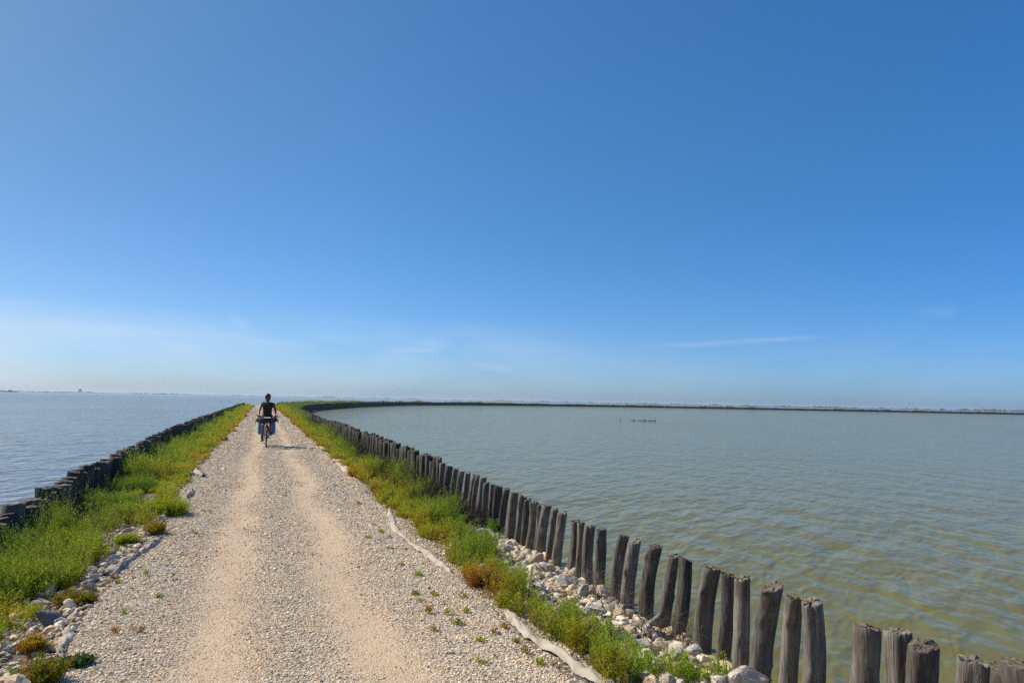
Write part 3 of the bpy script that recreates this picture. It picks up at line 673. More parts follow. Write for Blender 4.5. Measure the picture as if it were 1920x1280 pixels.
# far shrubs that top the bend of the bank
def far_shrubs():
    rs = np.random.RandomState(8); parts = []
    for (s0, s1, dens, nl, L, W, h, m0, m1) in ((112, 230, 5, 26, .24, .12, .85, 2.1, 2.7), (230, 420, 2.2, 22, .45, .26, .95, 0, 2.6), (420, 900, .9, 18, .7, .5, .95, 0, 2.6), (900, 2600, .2, 14, 1.4, 1.0, 1.0, -1, 2)):
        n = int((s1-s0)*(m1-m0+(6 if s0 < 400 else 0))*dens); s = rs.uniform(s0, s1, n); u_ = rs.uniform(0, 1, n); a_ = m0-shift(s); lat = a_+(m1-a_)*u_
        nz = fbm(s*.07, lat*.3, 0, 301)+.6*vnoise(s*.25, lat*.5, 0, 305)
        H = h*np.clip(.62+.55*nz, .22, 1.5)*rs.uniform(.75, 1.15, n)*np.interp(s, [112, 150, 175], [.45, .8, 1])
        k = rs.uniform(0, 1, (n, 1)); g2 = np.clip(fbm(s*.05, lat*.2, 0, 311)+.3, 0, 1)[:, None]
        c = (GREEN*.8*(1-k)+DEEP*k)*(1-g2*.5)+np.array([.15, .15, .045])*g2*.5
        X, Y = along(s, lat); P = np.stack([X, Y, np.full(n, -.1)], -1)
        parts.append(leaves(P, H, c*.6, c, rs, nl, L, W, .6, .01, .3, .5, .15))
    V, F, T = join(parts)
    tag(link('shrub_belt', npmesh('shrub_belt', V, F, False, T), M['leaf']), 'far belt of low dark green scrub topping the bank where it bends away', 'scrub', kind='stuff')
far_shrubs()
# single bushes
def bush(loc, r, h, label, n, cA, cB, rs, nl=40, L=.032, W=.007, name='leafy_bush', cat='bush', group='bushes on the left verge', spread=.55):
    a = rs.uniform(0, 2*PI, n); q = r*np.sqrt(rs.uniform(0, 1, n))*.75; P = np.stack([np.cos(a)*q, np.sin(a)*q, np.zeros(n)], -1)
    H = h*(1-.35*(q/r)**2)*rs.uniform(.65, 1.1, n)
    k = rs.uniform(0, 1, (n, 1)); c = cA*(1-k)+cB*k
    V, F, T = leaves(P, H, c*.7, c, rs, nl, L, W, spread, .003)
    o = link(name, npmesh(name, V, F, False, T), M['leaf'], loc=loc)
    return tag(o, label, cat, group)
def gl(px, py):
    g = 0
    for _ in range(4): p = on_z(px, py, g); g = float(ground(p.y, p.x))
    return (p.x, p.y, g)
bush(gl(25, 1120), .42, .36, 'tall bright green bush filling the left edge above the dark boulder', 420, GREEN*1.25, YEL*.75, rs2)
bush(gl(135, 1045), .40, .33, 'broad lush green bush just left of the top of the rubble line', 380, GREEN*1.1, YEL*.7, rs2)
bush(gl(225, 965), .40, .35, 'dark green bush right below the gap in the left row of posts', 360, DEEP*1.1, GREEN, rs2)
bush(gl(255, 925), .45, .35, 'grey green bush behind the yellowing clump on the left verge', 360, DEEP*1.2, GREEN*.9, rs2, group='bushes on the left verge')
bush(gl(312, 965), .36, .27, 'round yellowing clump with a reddish base, reaching onto the gravel at left', 330, GREEN*1.1, YEL*.95, rs2)
bush(gl(292, 1000), .14, .16, 'small orange red tuft at the end of the thin cloth strip', 90, ORG*.8, YEL*.8, rs2, name='weed_tuft', cat='weed')
bush(gl(238, 1022), .16, .15, 'low yellow green tuft among the stones above the thin cloth strip', 90, YEL, GREEN, rs2, name='weed_tuft', cat='weed')
bush(gl(140, 1130), .20, .10, 'rust red creeping tuft between the dark boulder and the track', 80, ORG*.6, GREEN*.8, rs2, name='weed_tuft', cat='weed')
bush(gl(148, 1243), .11, .05, 'low dark bluish green mat of leaves on the gravel at lower left', 80, DEEP*.8, np.array([.05, .10, .05]), rs2, name='weed_tuft', cat='weed', L=.02, spread=1.2)
bush(gl(62, 1222), .09, .12, 'small sprouting tuft on the stones below the long pale slab', 50, YEL, ORG, rs2, name='weed_tuft', cat='weed')
bush(gl(75, 1280), .16, .16, 'mixed green and red tuft at the bottom edge, left of the cloth strip', 80, GREEN*.8, ORG*.7, rs2, name='weed_tuft', cat='weed')
bush(gl(925, 1003), .10, .22, 'single fresh green sprout standing up between rocks below the posts', 60, np.array([.05, .16, .03]), GREEN, rs2, name='weed_tuft', cat='weed', spread=.25)
# sprigs scattered on the gravel
SPR = [(755, 1060), (783, 1080), (778, 1116), (814, 1118), (803, 1147), (840, 1150), (872, 1148), (790, 1128), (856, 1172), (816, 1184), (900, 1205), (903, 1246), (925, 1188), (945, 1180), (965, 1205), (985, 1225), (868, 1122), (700, 985), (715, 1000),
       (640, 902), (648, 885), (630, 912), (672, 945), (728, 1030), (1010, 1245), (690, 1010), (605, 850), (590, 842), (600, 832)]
SPL = [(314, 1056), (342, 1044), (220, 1096), (275, 1077), (262, 1184), (210, 1186), (365, 1001), (395, 962), (382, 960), (232, 1150), (300, 1120)]
for lst, lab in ((SPR, 'small green weed sprig growing out of the gravel on the right side of the track'), (SPL, 'tiny green weed sprig alone on the gravel of the left side of the track')):
    for (x, y) in lst:
        k = rs2.uniform(0, 1); c = GREEN*(1-k)+YEL*k
        bush(gl(x, y), rs2.uniform(.025, .045), rs2.uniform(.035, .07), lab, rs2.randint(5, 12), c*.8, c*1.1 if k < .7 else ORG, rs2, nl=12, L=.026, W=.0075, name='weed_sprig', cat='weed', group='weed sprigs on the gravel', spread=.8)
# tall sprigs in front of the rubble, lower right
TALL = [(1105, 1180), (1130, 1195), (1150, 1200), (1165, 1218), (1188, 1238), (1200, 1250), (1215, 1265), (1232, 1255), (1250, 1275), (1270, 1262), (1290, 1280), (1310, 1275), (1120, 1215), (1145, 1235), (1170, 1255), (1190, 1275), (1355, 1275), (1075, 1165), (1090, 1190), (1060, 1150)]
for (x, y) in TALL:
    k = rs2.uniform(0, .7); c = GREEN*1.15*(1-k)+YEL*k
    bush(gl(x, y+8), .10, rs2.uniform(.15, .24), 'upright fresh green weed plant at the rim of the rubble near the bottom edge', rs2.randint(9, 16), c, c*1.15, rs2, nl=34, L=.034, W=.006, name='weed_plant', cat='weed', group='upright weeds at the rim of the rubble', spread=.22)

# ------------------------------------------------------------------ bare shrubs
def dead_mesh(r, h, rs, n=46, col=(.075, .055, .042)):
    segs = []
    def grow(p, d, l, w, lev):
        for _ in range(3):
            d = d+rs.normal(0, .24, 3); d /= np.linalg.norm(d); q = p+d*l; segs.append((p, q, w, w*.75)); w *= .75; p = q
            if lev > 0:
                for _ in range(rs.randint(1, 3)):
                    e = d+rs.normal(0, .75, 3); e[2] += .1; e /= np.linalg.norm(e); grow(p, e, l*.62, w*.7, lev-1)
    for _ in range(n//4):
        a = rs.uniform(0, 2*PI); t = abs(rs.normal(0, .6)); d = np.array([math.cos(a)*math.sin(t), math.sin(a)*math.sin(t), math.cos(t)])
        grow(np.array([math.cos(a)*r*.25, math.sin(a)*r*.25, 0]), d, h*.24, .005, 2)
    A = np.array([s[0] for s in segs]); B = np.array([s[1] for s in segs]); wa = np.array([s[2] for s in segs]); wb = np.array([s[3] for s in segs])
    d = B-A; d /= np.linalg.norm(d, axis=1)[:, None]; u = np.cross(d, np.array([.3, .2, .93])); u /= np.linalg.norm(u, axis=1)[:, None]; v = np.cross(d, u)
    ring = [(math.cos(k*2*PI/3), math.sin(k*2*PI/3)) for k in range(3)]
    V = np.stack([A+(u*c+v*s_)*wa[:, None] for c, s_ in ring]+[B+(u*c+v*s_)*wb[:, None] for c, s_ in ring], 1)
    n_ = len(segs); F = np.array([[0, 1, 4, 3], [1, 2, 5, 4], [2, 0, 3, 5]])[None]+(np.arange(n_)*6)[:, None, None]
    T = np.array(col)[None]*rs.uniform(.6, 1.7, (n_, 1)); return npmesh('bare_shrub', V.reshape(-1, 3), F.reshape(-1, 4), False, np.repeat(T, 6, axis=0))
DM = [dead_mesh(.3, .42, rs2, 130, (.06, .045, .038)) for _ in range(4)]+[dead_mesh(.3, .42, rs2, 60, (.16, .13, .11)) for _ in range(2)]+[dead_mesh(.3, .42, rs2, 44, (.075, .058, .048)) for _ in range(2)]
for me in DM: me.materials.append(M['twig'])
def dead(loc, sc, k, label, group='bare brush at the foot of the posts'):
    o = bpy.data.objects.new('bare_shrub', DM[k]); COL.objects.link(o); o.location = loc; o.scale = (sc, sc, sc*rs2.uniform(.8, 1.1)); o.rotation_euler = (0, 0, rs2.uniform(0, 6)); tag(o, label, 'shrub', group)
dead(gl(1210, 1205), .9, 6, 'thorny leafless dark bush on the rubble in front of the leaning pair of posts')
dead(gl(1110, 1120), .75, 4, 'grey leafless twigs against the right end of the packed post cluster')
dead(gl(1165, 1150), .8, 4, 'pale leafless twigs crossing the foot of the split post')
dead(gl(1262, 1200), .6, 7, 'dark dry twigs at the foot of the smooth grey post')
dead(gl(1230, 1150), .7, 4, 'pale wiry twigs around the foot of the kinked post')
dead(gl(250, 985), 1.0, 6, 'dark bare branching weed before the yellowing clump on the left')
for s in np.concatenate([np.arange(9.8, 18, .20), np.arange(18, 60, .42)]):
    x, y = along(s, R_POST-.18-rs2.uniform(0, .42)); dead((float(x), float(y), -.14), rs2.uniform(.85, 1.3), rs2.randint(0, 4), 'dark leafless shrub in the brush lining the right row of posts behind the weeds')
for s in np.concatenate([np.arange(6.5, 12, .75), np.arange(12, 45, 1.6)]):
    x, y = along(s, left_post(s)+.22+rs2.uniform(0, .15)); dead((float(x), float(y), -.14), rs2.uniform(.6, 1.05), rs2.randint(0, 5), 'dark leafless shrub at the foot of the left row of posts')
dead(gl(1290, 1215), .6, 5, 'tangle of dry stems between the rotten footed post and its left neighbours')

# ------------------------------------------------------------------ cyclist and loaded touring bicycle
M['skin'] = simple('skin', (.155, .07, .045), .55, .1, 30); M['black_cloth'] = simple('black_cloth', (.012, .012, .016), .9, .3, 60, bump=.3)
M['shorts'] = simple('dark_shorts', (.016, .016, .022), .85, .3, 50, bump=.3); M['helmet'] = simple('helmet_shell', (.018, .035, .045), .35, .1, 10)
M['vent'] = simple('helmet_vent', (.008, .008, .010), .8); M['hair'] = simple('hair', (.035, .02, .012), .8, .3, 80); M['glass'] = simple('dark_lens', (.01, .01, .012), .12)
M['shoe'] = simple('shoe_fabric', (.012, .012, .015), .8, .2, 60); M['sock'] = simple('sock', (.02, .02, .024), .9)
M['rubber'] = simple('rubber', (.02, .02, .02), .8, .2, 40); M['frame'] = simple('frame_paint', (.02, .022, .028), .35, .1, 8)
M['metal'] = simple('steel', (.42, .43, .45), .35, .1, 30, 1.0); M['blue'] = simple('blue_tarpaulin', (.012, .20, .46), .5, .12, 12, bump=.2)
M['bag'] = simple('black_bag_cloth', (.014, .014, .018), .7, .3, 30, bump=.3); M['lamp'] = simple('lamp_glass', (.7, .7, .72), .15); M['sleeve'] = simple('map_sleeve', (.55, .56, .58), .3)
def capsule_soup(parts, seg=14):
    """tapered round-ended limbs: (p0, p1, r0, r1[, flatten]) -> soup of closed meshes"""
    B, BF = ICO2; VV = []; FF = []; o = 0
    for part in parts:
        p0, p1, r0, r1 = part[:4]; sc = part[4] if len(part) > 4 else (1, 1, 1)
        p0 = np.array(p0, float); p1 = np.array(p1, float); sc = np.array(sc, float)
        n = max(2, int(np.linalg.norm(p1-p0)/max(min(r0, r1)*.45, .003))+1) if np.linalg.norm(p1-p0) > 1e-6 else 1
        for k in range(n):
            u = k/max(n-1, 1); V = B*(r0+(r1-r0)*u)*sc+p0+(p1-p0)*u; VV.append(V); FF.append(BF+o); o += len(V)
    return np.concatenate(VV), np.concatenate(FF)
def fused(name, parts, mat, parent, vox=.008, smooth=4):
    V, F = capsule_soup(parts); me = npmesh(name, V, F, True); o = link(name, me, None, parent)
    m = o.modifiers.new('r', 'REMESH'); m.mode = 'VOXEL'; m.voxel_size = vox; m.use_smooth_shade = True
    s = o.modifiers.new('s', 'SMOOTH'); s.factor = .5; s.iterations = smooth
    dg = bpy.context.evaluated_depsgraph_get(); nm = bpy.data.meshes.new_from_object(o.evaluated_get(dg)); o.modifiers.clear(); o.data = nm; nm.name = name; nm.materials.clear(); nm.materials.append(mat)
    bpy.data.meshes.remove(me); return o
def tube(path, r, sides=8, closed=False):
    P = np.array(path, float); n = len(P); V = []; rr = np.broadcast_to(np.array(r, float), (n,))
    for i in range(n):
        a = P[(i-1) % n] if closed or i > 0 else P[i]; b = P[(i+1) % n] if closed or i < n-1 else P[i]
        t = (b-a)/np.linalg.norm(b-a); u = np.cross(t, [.02, .03, 1] if abs(t[2]) < .95 else [1, .02, 0]); u /= np.linalg.norm(u); v = np.cross(t, u)
        for k in range(sides): c, s_ = math.cos(2*PI*k/sides), math.sin(2*PI*k/sides); V.append(P[i]+(u*c+v*s_)*rr[i])
    F = []
    for i in range(n if closed else n-1):
        a = i*sides; b = ((i+1) % n)*sides
        for k in range(sides): F.append((a+k, a+(k+1) % sides, b+(k+1) % sides, b+k))
    V = list(V); T = []
    if not closed:
        V += [P[0], P[-1]]; c0, c1 = len(V)-2, len(V)-1
        for k in range(sides): T.append((c0, (k+1) % sides, k)); T.append((c1, (n-1)*sides+k, (n-1)*sides+(k+1) % sides))
    return np.array(V), np.array(F), np.array(T).reshape(-1, 3)
def tubes(name, lst, mat, parent):
    VV = []; Q = []; T = []; o = 0
    for a in lst:
        V, F, t = tube(*a); VV.append(V); Q.append(F+o); T.append(t+o); o += len(V)
    Fs = [np.concatenate(Q)]+([np.concatenate(T)] if sum(len(t) for t in T) else [])
    return link(name, npmesh(name, np.concatenate(VV), Fs, True), mat, parent)
def circle(c, r, n=40, ax='x'):
    return [(c[0], c[1]+r*math.cos(2*PI*k/n), c[2]+r*math.sin(2*PI*k/n)) for k in range(n)]
def cyclist():
    base = (0.11, 26.0, -.004)
    RZ = 0.0
    FH, RH, BB = (0, 0, .35), (0, 1.08, .35), (0, .64, .29)
    b = empty('bicycle', base, RZ); tag(b, 'dark loaded touring bicycle being ridden toward the camera on the gravel track', 'bicycle')
    for hub in (FH, RH):
        w = tubes('wheel', [([(-.055, hub[1], hub[2]), (.055, hub[1], hub[2])], .018, 10)], M['metal'], b)
        tubes('tyre', [(circle(hub, .338), .023, 8, True)], M['rubber'], w)
        tubes('rim', [(circle(hub, .308), .012, 6, True)], M['metal'], w)
        tubes('spokes', [([(.03*(-1)**k, hub[1], hub[2]), (0, hub[1]+.305*math.cos(2*PI*k/28), hub[2]+.305*math.sin(2*PI*k/28))], .0016, 4) for k in range(28)], M['metal'], w)
    HT, HB = (0, .17, .93), (0, .125, .77)
    ST = (0, .80, .86)
    tubes('frame', [([HT, HB], .022), ([HB, BB], .021), ([HT, ST], .018), ([BB, ST], .018)]+[([(sx*.012, BB[1], BB[2]), (sx*.065, RH[1], RH[2])], .010) for sx in (-1, 1)]+[([(sx*.012, ST[1], ST[2]-.03), (sx*.065, RH[1], RH[2])], .009) for sx in (-1, 1)]+[([ST, (0, .825, .955)], .014)], M['frame'], b)
    tubes('fork', [([HB, (0, .115, .745)], .022)]+[([(sx*.025, .115, .745), (sx*.052, .09, .66), (sx*.055, 0, .35)], [.016, .015, .010]) for sx in (-1, 1)]+[([(-.03, .115, .745), (.03, .115, .745)], .017)], M['frame'], b)
    tubes('handlebar', [([HT, (0, .155, 1.0), (0, .09, 1.03)], .015), ([(-.30, .17, 1.035), (-.2, .12, 1.03), (-.07, .09, 1.03), (.07, .09, 1.03), (.2, .12, 1.03), (.30, .17, 1.035)], .013)], M['frame'], b)
    for sx in (-1, 1):
        tubes('grip', [([(sx*.20, .12, 1.03), (sx*.315, .178, 1.036)], .018)], M['rubber'], b)
        tubes('bar_end', [([(sx*.315, .17, 1.035), (sx*.325, .11, 1.06), (sx*.315, .06, 1.09)], .013)], M['rubber'], b)
        tubes('brake_lever', [([(sx*.17, .09, 1.02), (sx*.28, .10, 1.0)], .007)], M['metal'], b)
    V, F = capsule_soup([((0, .95, .975), (0, .85, .98), .075, .045, (1, 1, .4)), ((0, .85, .98), (0, .72, .975), .03, .022, (1, 1, .7))]); link('saddle', npmesh('saddle', V, F, True), M['rubber'], b)
    c = tubes('crank', [([(-.075, BB[1], BB[2]), (.075, BB[1], BB[2])], .016), ([(-.085, BB[1], BB[2]), (-.085, .50, .195)], .011), ([(.085, BB[1], BB[2]), (.085, .78, .385)], .011)], M['metal'], b)
    tubes('chainring', [(circle((-.06, BB[1], BB[2]), .085, 30), .006, 6, True)], M['metal'], c)
    tubes('chain', [([(-.06, BB[1], BB[2]+.087), (-.06, RH[1], RH[2]+.035)], .004, 5), ([(-.06, BB[1], BB[2]-.087), (-.06, RH[1], RH[2]-.035)], .004, 5)], M['metal'], b)
    for sx, y, z in ((-1, .50, .195), (1, .78, .385)): tubes('pedal', [([(sx*.09, y-.03, z), (sx*.19, y-.03, z)], .012), ([(sx*.09, y+.03, z), (sx*.19, y+.03, z)], .012)], M['rubber'], b)
    for hub, a0, a1 in ((FH, -15, 118), (RH, 40, 205)):
        arc = [(0, hub[1]+.375*math.cos(rad(180-a)) if hub is FH else hub[1]+.375*math.cos(rad(a)), hub[2]+.375*math.sin(rad(a)) ) for a in range(a0, a1, 9)]
        V, F, T = tube(arc, .02, 8); V[:, 0] *= 1.5; link('mudguard', npmesh('mudguard', V, [F, T], True), M['frame'], b)
    tubes('rack', [([(sx*.07, .84, .76), (sx*.08, 1.28, .77), (-sx*.0, 1.30, .77)], .006) for sx in (-1, 1)]+[([(sx*.08, 1.02+dy, .765), (sx*.075, 1.08, .36)], .006) for sx in (-1, 1) for dy in (-.08, .12)]+[([(-.07, y, .765), (.07, y, .765)], .006) for y in (.9, 1.0, 1.1, 1.2)], M['metal'], b)
    V, F = capsule_soup([((0, .06, .80), (0, .035, .80), .032, .036)]); h = link('headlight', npmesh('headlight', V, F, True), M['frame'], b)
    V, F = capsule_soup([((0, .018, .80), (0, .012, .80), .028, .028, (1, .5, 1))]); link('lens', npmesh('lens', V, F, True), M['lamp'], h)
    # bags
    for sx, lab in ((-1, 'bright blue waterproof pannier hanging on the left side of the picture from the rear rack'), (1, 'bright blue waterproof pannier hanging on the right side of the picture from the rear rack')):
        p = empty('pannier', (base[0]+sx*.185, base[1]+1.08, base[2]+.44)); tag(p, lab, 'pannier', 'pair of blue panniers on the bicycle')
        B, F = ICO4; q = np.sign(B)*np.abs(B)**.42; q /= np.abs(q).max(0); V = q*np.array([.102, .165, .21]); u = (V[:, 2]+.2)/.4; V[:, 1] *= .86+.14*u; V[:, 0] *= 1.0-.10*u; V[:, 0] += .008*fbm(V[:, 1]*14, V[:, 2]*14, sx, 90); V[:, 2] += .16
        link('bag_body', npmesh('bag_body', V, F, True), M['blue'], p)
        V2 = np.array([(a, c_, d) for a in (-.05, .05) for c_ in (-.14, .14) for d in (0, .045)])
        V3, F3 = capsule_soup([((0, -.135, .375), (0, .135, .375), .04, .04, (1, 1, .75))]); link('roll_closure', npmesh('roll_closure', V3, F3, True), M['bag'], p)
        tubes('strap', [([(sx*.093, -.02, .36), (sx*.098, -.02, .16), (sx*.090, -.02, -.03)], .008, 4)], M['bag'], p)
    r = empty('roll_bag', (base[0], base[1]+1.05, base[2]+.90)); tag(r, 'black rolled dry bag lying across the rear rack with its strapped ends sticking out', 'bag')
    V, F = capsule_soup([((-.24, 0, 0), (.24, 0, 0), .105, .105)]); V += .006*fbm(V[:, 0]*12, V[:, 1]*12, V[:, 2]*12, 93)[:, None]; link('bag_body', npmesh('bag_body', V, F, True), M['bag'], r)
    for sx in (-1, 1):
        V, F = capsule_soup([((sx*.26, 0, .03), (sx*.33, -.02, .01), .05, .03, (1, .8, .6)), ((sx*.33, -.02, .01), (sx*.37, -.03, -.10), .022, .014)]); link('closure', npmesh('closure', V, F, True), M['bag'], r)
        tubes('strap', [([(sx*.15, .11*math.cos(2*PI*k/16), .11*math.sin(2*PI*k/16)) for k in range(16)], .009, 5, True)], M['bag'], r)
    tubes('buckle_strap', [([(.34, -.02, .06), (.40, -.03, .12), (.43, -.04, .08)], .01, 5)], M['bag'], r)
    hb = empty('handlebar_bag', (base[0], base[1]-.01, base[2]+.90)); tag(hb, 'black bag strapped across the front of the handlebar with a pale map sleeve on top', 'bag')
    V, F = capsule_soup([((-.19, 0, 0), (.19, 0, 0), .085, .085, (1, .85, 1))]); link('bag_body', npmesh('bag_body', V, F, True), M['bag'], hb)
    V = np.array([(-.10, -.06, .083), (.10, -.06, .083), (.10, .07, .105), (-.10, .07, .105), (-.10, -.06, .09), (.10, -.06, .09), (.10, .07, .112), (-.10, .07, .112)]); link('map_sleeve', npmesh('map_sleeve', V, np.array([(3, 2, 1, 0), (4, 5, 6, 7), (0, 1, 5, 4), (1, 2, 6, 5), (2, 3, 7, 6), (3, 0, 4, 7)]), False), M['sleeve'], hb)
    for sx in (-1, 1): tubes('strap', [([(sx*.11, .075*math.cos(2*PI*k/16), .09*math.sin(2*PI*k/16)) for k in range(16)], .007, 5, True)], M['rubber'], hb)
    # rider
    p = empty('person', base, RZ); tag(p, 'cyclist in black sleeveless top, dark shorts and helmet riding toward the camera, looking aside', 'person')
    hipL, hipR = (.095, .80, 1.00), (-.095, .80, 1.00)
    kneeL, kneeR = (.135, .43, .77), (-.125, .42, .72)
    ankL, ankR = (.13, .80, .475), (-.13, .55, .285)
    shL, shR = (.185, .56, 1.445), (-.185, .55, 1.45)
    elL, elR = (.255, .40, 1.215), (-.265, .39, 1.215)
    wrL, wrR = (.262, .20, 1.075), (-.268, .20, 1.075)
    neck = (0, .545, 1.50); head = (-.012, .515, 1.635)
    body = [((0, .83, .99), (0, .74, 1.15), .135, .115, (1.15, .8, .9)), ((0, .74, 1.15), (0, .62, 1.36), .115, .125, (1.2, .8, 1)), ((-.13, .56, 1.425), (.13, .565, 1.42), .068, .068), ((0, .57, 1.44), (0, .54, 1.54), .058, .052),
            (shR, elR, .050, .038), (elR, wrR, .038, .025), (shL, elL, .050, .038), (elL, wrL, .038, .025),
            (hipR, kneeR, .085, .055), (kneeR, (-.128, .50, .50), .053, .052), ((-.128, .50, .50), ankR, .052, .034), (hipL, kneeL, .085, .055), (kneeL, (.132, .63, .64), .053, .052), ((.132, .63, .64), ankL, .052, .034)]
    # head with jaw, nose, ears, brow
    hx, hy, hz = head; fd = np.array([-.42, -.90, -.05]); fd /= np.linalg.norm(fd); sdv = np.array([fd[1], -fd[0], 0]); sdv /= np.linalg.norm(sdv); up_ = np.array([0, 0, 1.0]); H = np.array(head)
    def hp(f, s_, u): return H+fd*f+sdv*s_+up_*u
    body += [(hp(-.012, 0, .035), hp(.005, 0, .03), .088, .082, (.92, 1.05, 1.05)), (hp(.02, 0, -.03), hp(.045, 0, -.075), .062, .036), (hp(.075, 0, -.022), hp(.094, 0, -.03), .011, .010), (hp(.083, 0, .005), hp(.095, 0, -.028), .008, .010),
             (hp(.068, -.012, -.056), hp(.068, .012, -.056), .011, .011), (hp(.0, -.078, -.01), hp(-.01, -.084, .015), .014, .016, (.7, 1, 1.2)), (hp(.0, .078, -.01), hp(-.01, .084, .015), .014, .016, (.7, 1, 1.2)), (hp(.07, -.03, .022), hp(.07, .03, .022), .016, .016)]
    # hands round the grips
    for sx, wr in ((-1, wrR), (1, wrL)):
        px = sx*.262; body += [(wr, (px, .165, 1.062), .025, .027, (1.1, 1, .8)), ((px-.02, .155, 1.06), (px+.02, .16, 1.06), .02, .02, (1, 1, .8))]
        for k, fx in enumerate((-.033, -.011, .011, .032)):
            g = .152+sx*fx*.42; ln = (.9, 1.0, .97, .8)[k]
            body += [((px+sx*fx, g-.005, 1.060), (px+sx*fx, g-.035*ln, 1.052), .0095, .009), ((px+sx*fx, g-.035*ln, 1.052), (px+sx*fx, g-.036*ln, 1.022), .009, .0085), ((px+sx*fx, g-.036*ln, 1.022), (px+sx*fx, g-.012, 1.006), .0085, .0075)]
        body += [((px-sx*.03, .165, 1.055), (px-sx*.055, .14, 1.045), .012, .010), ((px-sx*.055, .14, 1.045), (px-sx*.055, .12, 1.022), .010, .008)]
    fused('body', body, M['skin'], p, .006, 3)
    fused('tank_top', [((0, .82, 1.02), (0, .74, 1.16), .145, .130, (1.15, .82, .9)), ((0, .74, 1.16), (0, .62, 1.36), .130, .138, (1.2, .84, 1)), ((-.125, .565, 1.435), (.125, .57, 1.43), .078, .078), ((0, .62, 1.34), (0, .585, 1.42), .138, .115, (1.3, .82, .9)), ((-.11, .50, 1.40), (.11, .50, 1.40), .06, .06)], M['black_cloth'], p, .009, 3)
    fused('shorts', [((0, .84, .98), (0, .81, 1.04), .158, .145, (1.15, .85, .85)), (hipR, (-.125, .51, .80), .105, .088, (1.08, 1, 1)), (hipL, (.135, .52, .84), .105, .088, (1.08, 1, 1))], M['shorts'], p, .009, 3)
    for ak, nm, tip in ((ankR, 'R', (-.132, .40, .225)), (ankL, 'L', (.132, .665, .425))):
        a = np.array(ak); t_ = np.array(tip); heel = a+np.array([0, .045, -.055])
        f = fused('shoe', [(heel, t_, .038, .034, (.95, 1, .85)), (t_, t_+np.array([0, -.045, -.004]), .034, .026, (1.05, 1, .7)), (a+np.array([0, 0, -.015]), heel, .040, .038)], M['shoe'], p, .007, 2)
        fused('sock', [(a+np.array([0, 0, -.01]), a+np.array([0, -.03 if nm == 'R' else -.045, .10]), .040, .047)], M['sock'], p, .007, 2)
        B, F = ICO2; V = B*np.array([.042, .14, .010])+((heel+t_)/2+np.array([0, -.005, -.036])); link('sole', npmesh('sole', V, F, True), M['rubber'], f)
    # helmet, hair, glasses
    B, F = ICO4; d = B.copy(); V = []; lat_ = d[:, 2]
    keepv = lat_ > -.12
    x = d[:, 0]; y = d[:, 1]; z = d[:, 2]
    groove = 1-.07*(np.cos(x*PI*5.0) > .2)*(z > .15)*(np.abs(y) < .82)
    V = np.stack([x*.098*groove, y*.132*groove+.01, np.where(z > -.12, z*.098*groove, -.012+z*.02)], -1)
    ang = math.atan2(fd[0], -fd[1]); ca, sa = math.cos(ang), math.sin(ang)
    Vr = np.stack([V[:, 0]*ca-V[:, 1]*sa, V[:, 0]*sa+V[:, 1]*ca, V[:, 2]], -1)+H+np.array([0, 0, .068])
    hm = link('helmet', npmesh('helmet', Vr, F, True), M['helmet'], p)
    tubes('chin_strap', [([hp(0, -.085, .06), hp(.02, -.075, -.03), hp(.03, -.04, -.095), hp(.035, 0, -.115), hp(.03, .04, -.095), hp(.02, .075, -.03), hp(0, .085, .06)], .005, 5)], M['rubber'], hm)
    tubes('visor', [([hp(.09, -.07, .065), hp(.135, -.035, .062), hp(.145, 0, .062), hp(.135, .035, .062), hp(.09, .07, .065)], .009, 6)], M['helmet'], hm)
    fused('hair', [(hp(-.05, 0, .02), hp(-.065, 0, -.05), .082, .06, (1, 1, 1))], M['hair'], p, .01, 2)
    sg = link('sunglasses', npmesh('sunglasses', *capsule_soup([(hp(.083, -.045, .008), hp(.088, -.018, .006), .019, .018, (1, .6, .85)), (hp(.083, .045, .008), hp(.088, .018, .006), .019, .018, (1, .6, .85))]), True), M['glass'], p)
    tubes('temple', [([hp(.08, s_*.06, .012), hp(.0, s_*.085, .012)], .003, 5) for s_ in (-1, 1)], M['glass'], sg)
cyclist()

# ------------------------------------------------------------------ far things
def place_far(px, dist, z):
    d = ray(px, 750); l = math.hypot(d.x, d.y); return (d.x/l*dist, d.y/l*dist, z)
def reef():
    c = on_z(1206, 788.5, WZ); n = 46; r = np.random.RandomState(2)
    e = on_z(1182, 788, WZ); half = (Vector((c.x, c.y))-Vector((e.x, e.y))).length; ax = (Vector((e.x-c.x, e.y-c.y))/half)
    u = r.uniform(-1, 1, n); v = r.normal(0, .35, n)
    P = np.stack([ax.x*u*half-ax.y*v, ax.y*u*half+ax.x*v, r.uniform(-.02, .05, n)], -1)
    V, F, T = stones(P, r.uniform(.07, .17, n), r, np.repeat(np.array([[.16, .14, .125]])*1.0, n, 0)*r.uniform(.4, 2.2, (n, 1)), ICO2, .7, .2)
    B, BF = ICO3; bv = B*np.array([half*.98, .5, .06]); ang = math.atan2(ax.y, ax.x); ca, sa = math.cos(ang), math.sin(ang)
    bv = np.stack([bv[:, 0]*ca-bv[:, 1]*sa, bv[:, 0]*sa+bv[:, 1]*ca, bv[:, 2]-.01], -1)
    V = np.concatenate([V, bv]); T = np.concatenate([T, np.repeat([[.10, .085, .07]], len(bv), 0)]); F = np.concatenate([F, BF+len(V)-len(bv)])
    tag(link('shell_bank', npmesh('shell_bank', V, F, False, T), M['gravel'], loc=(c.x, c.y, WZ)), 'low bank of dark stones and shells barely breaking the surface of the lagoon', 'reef')
reef()
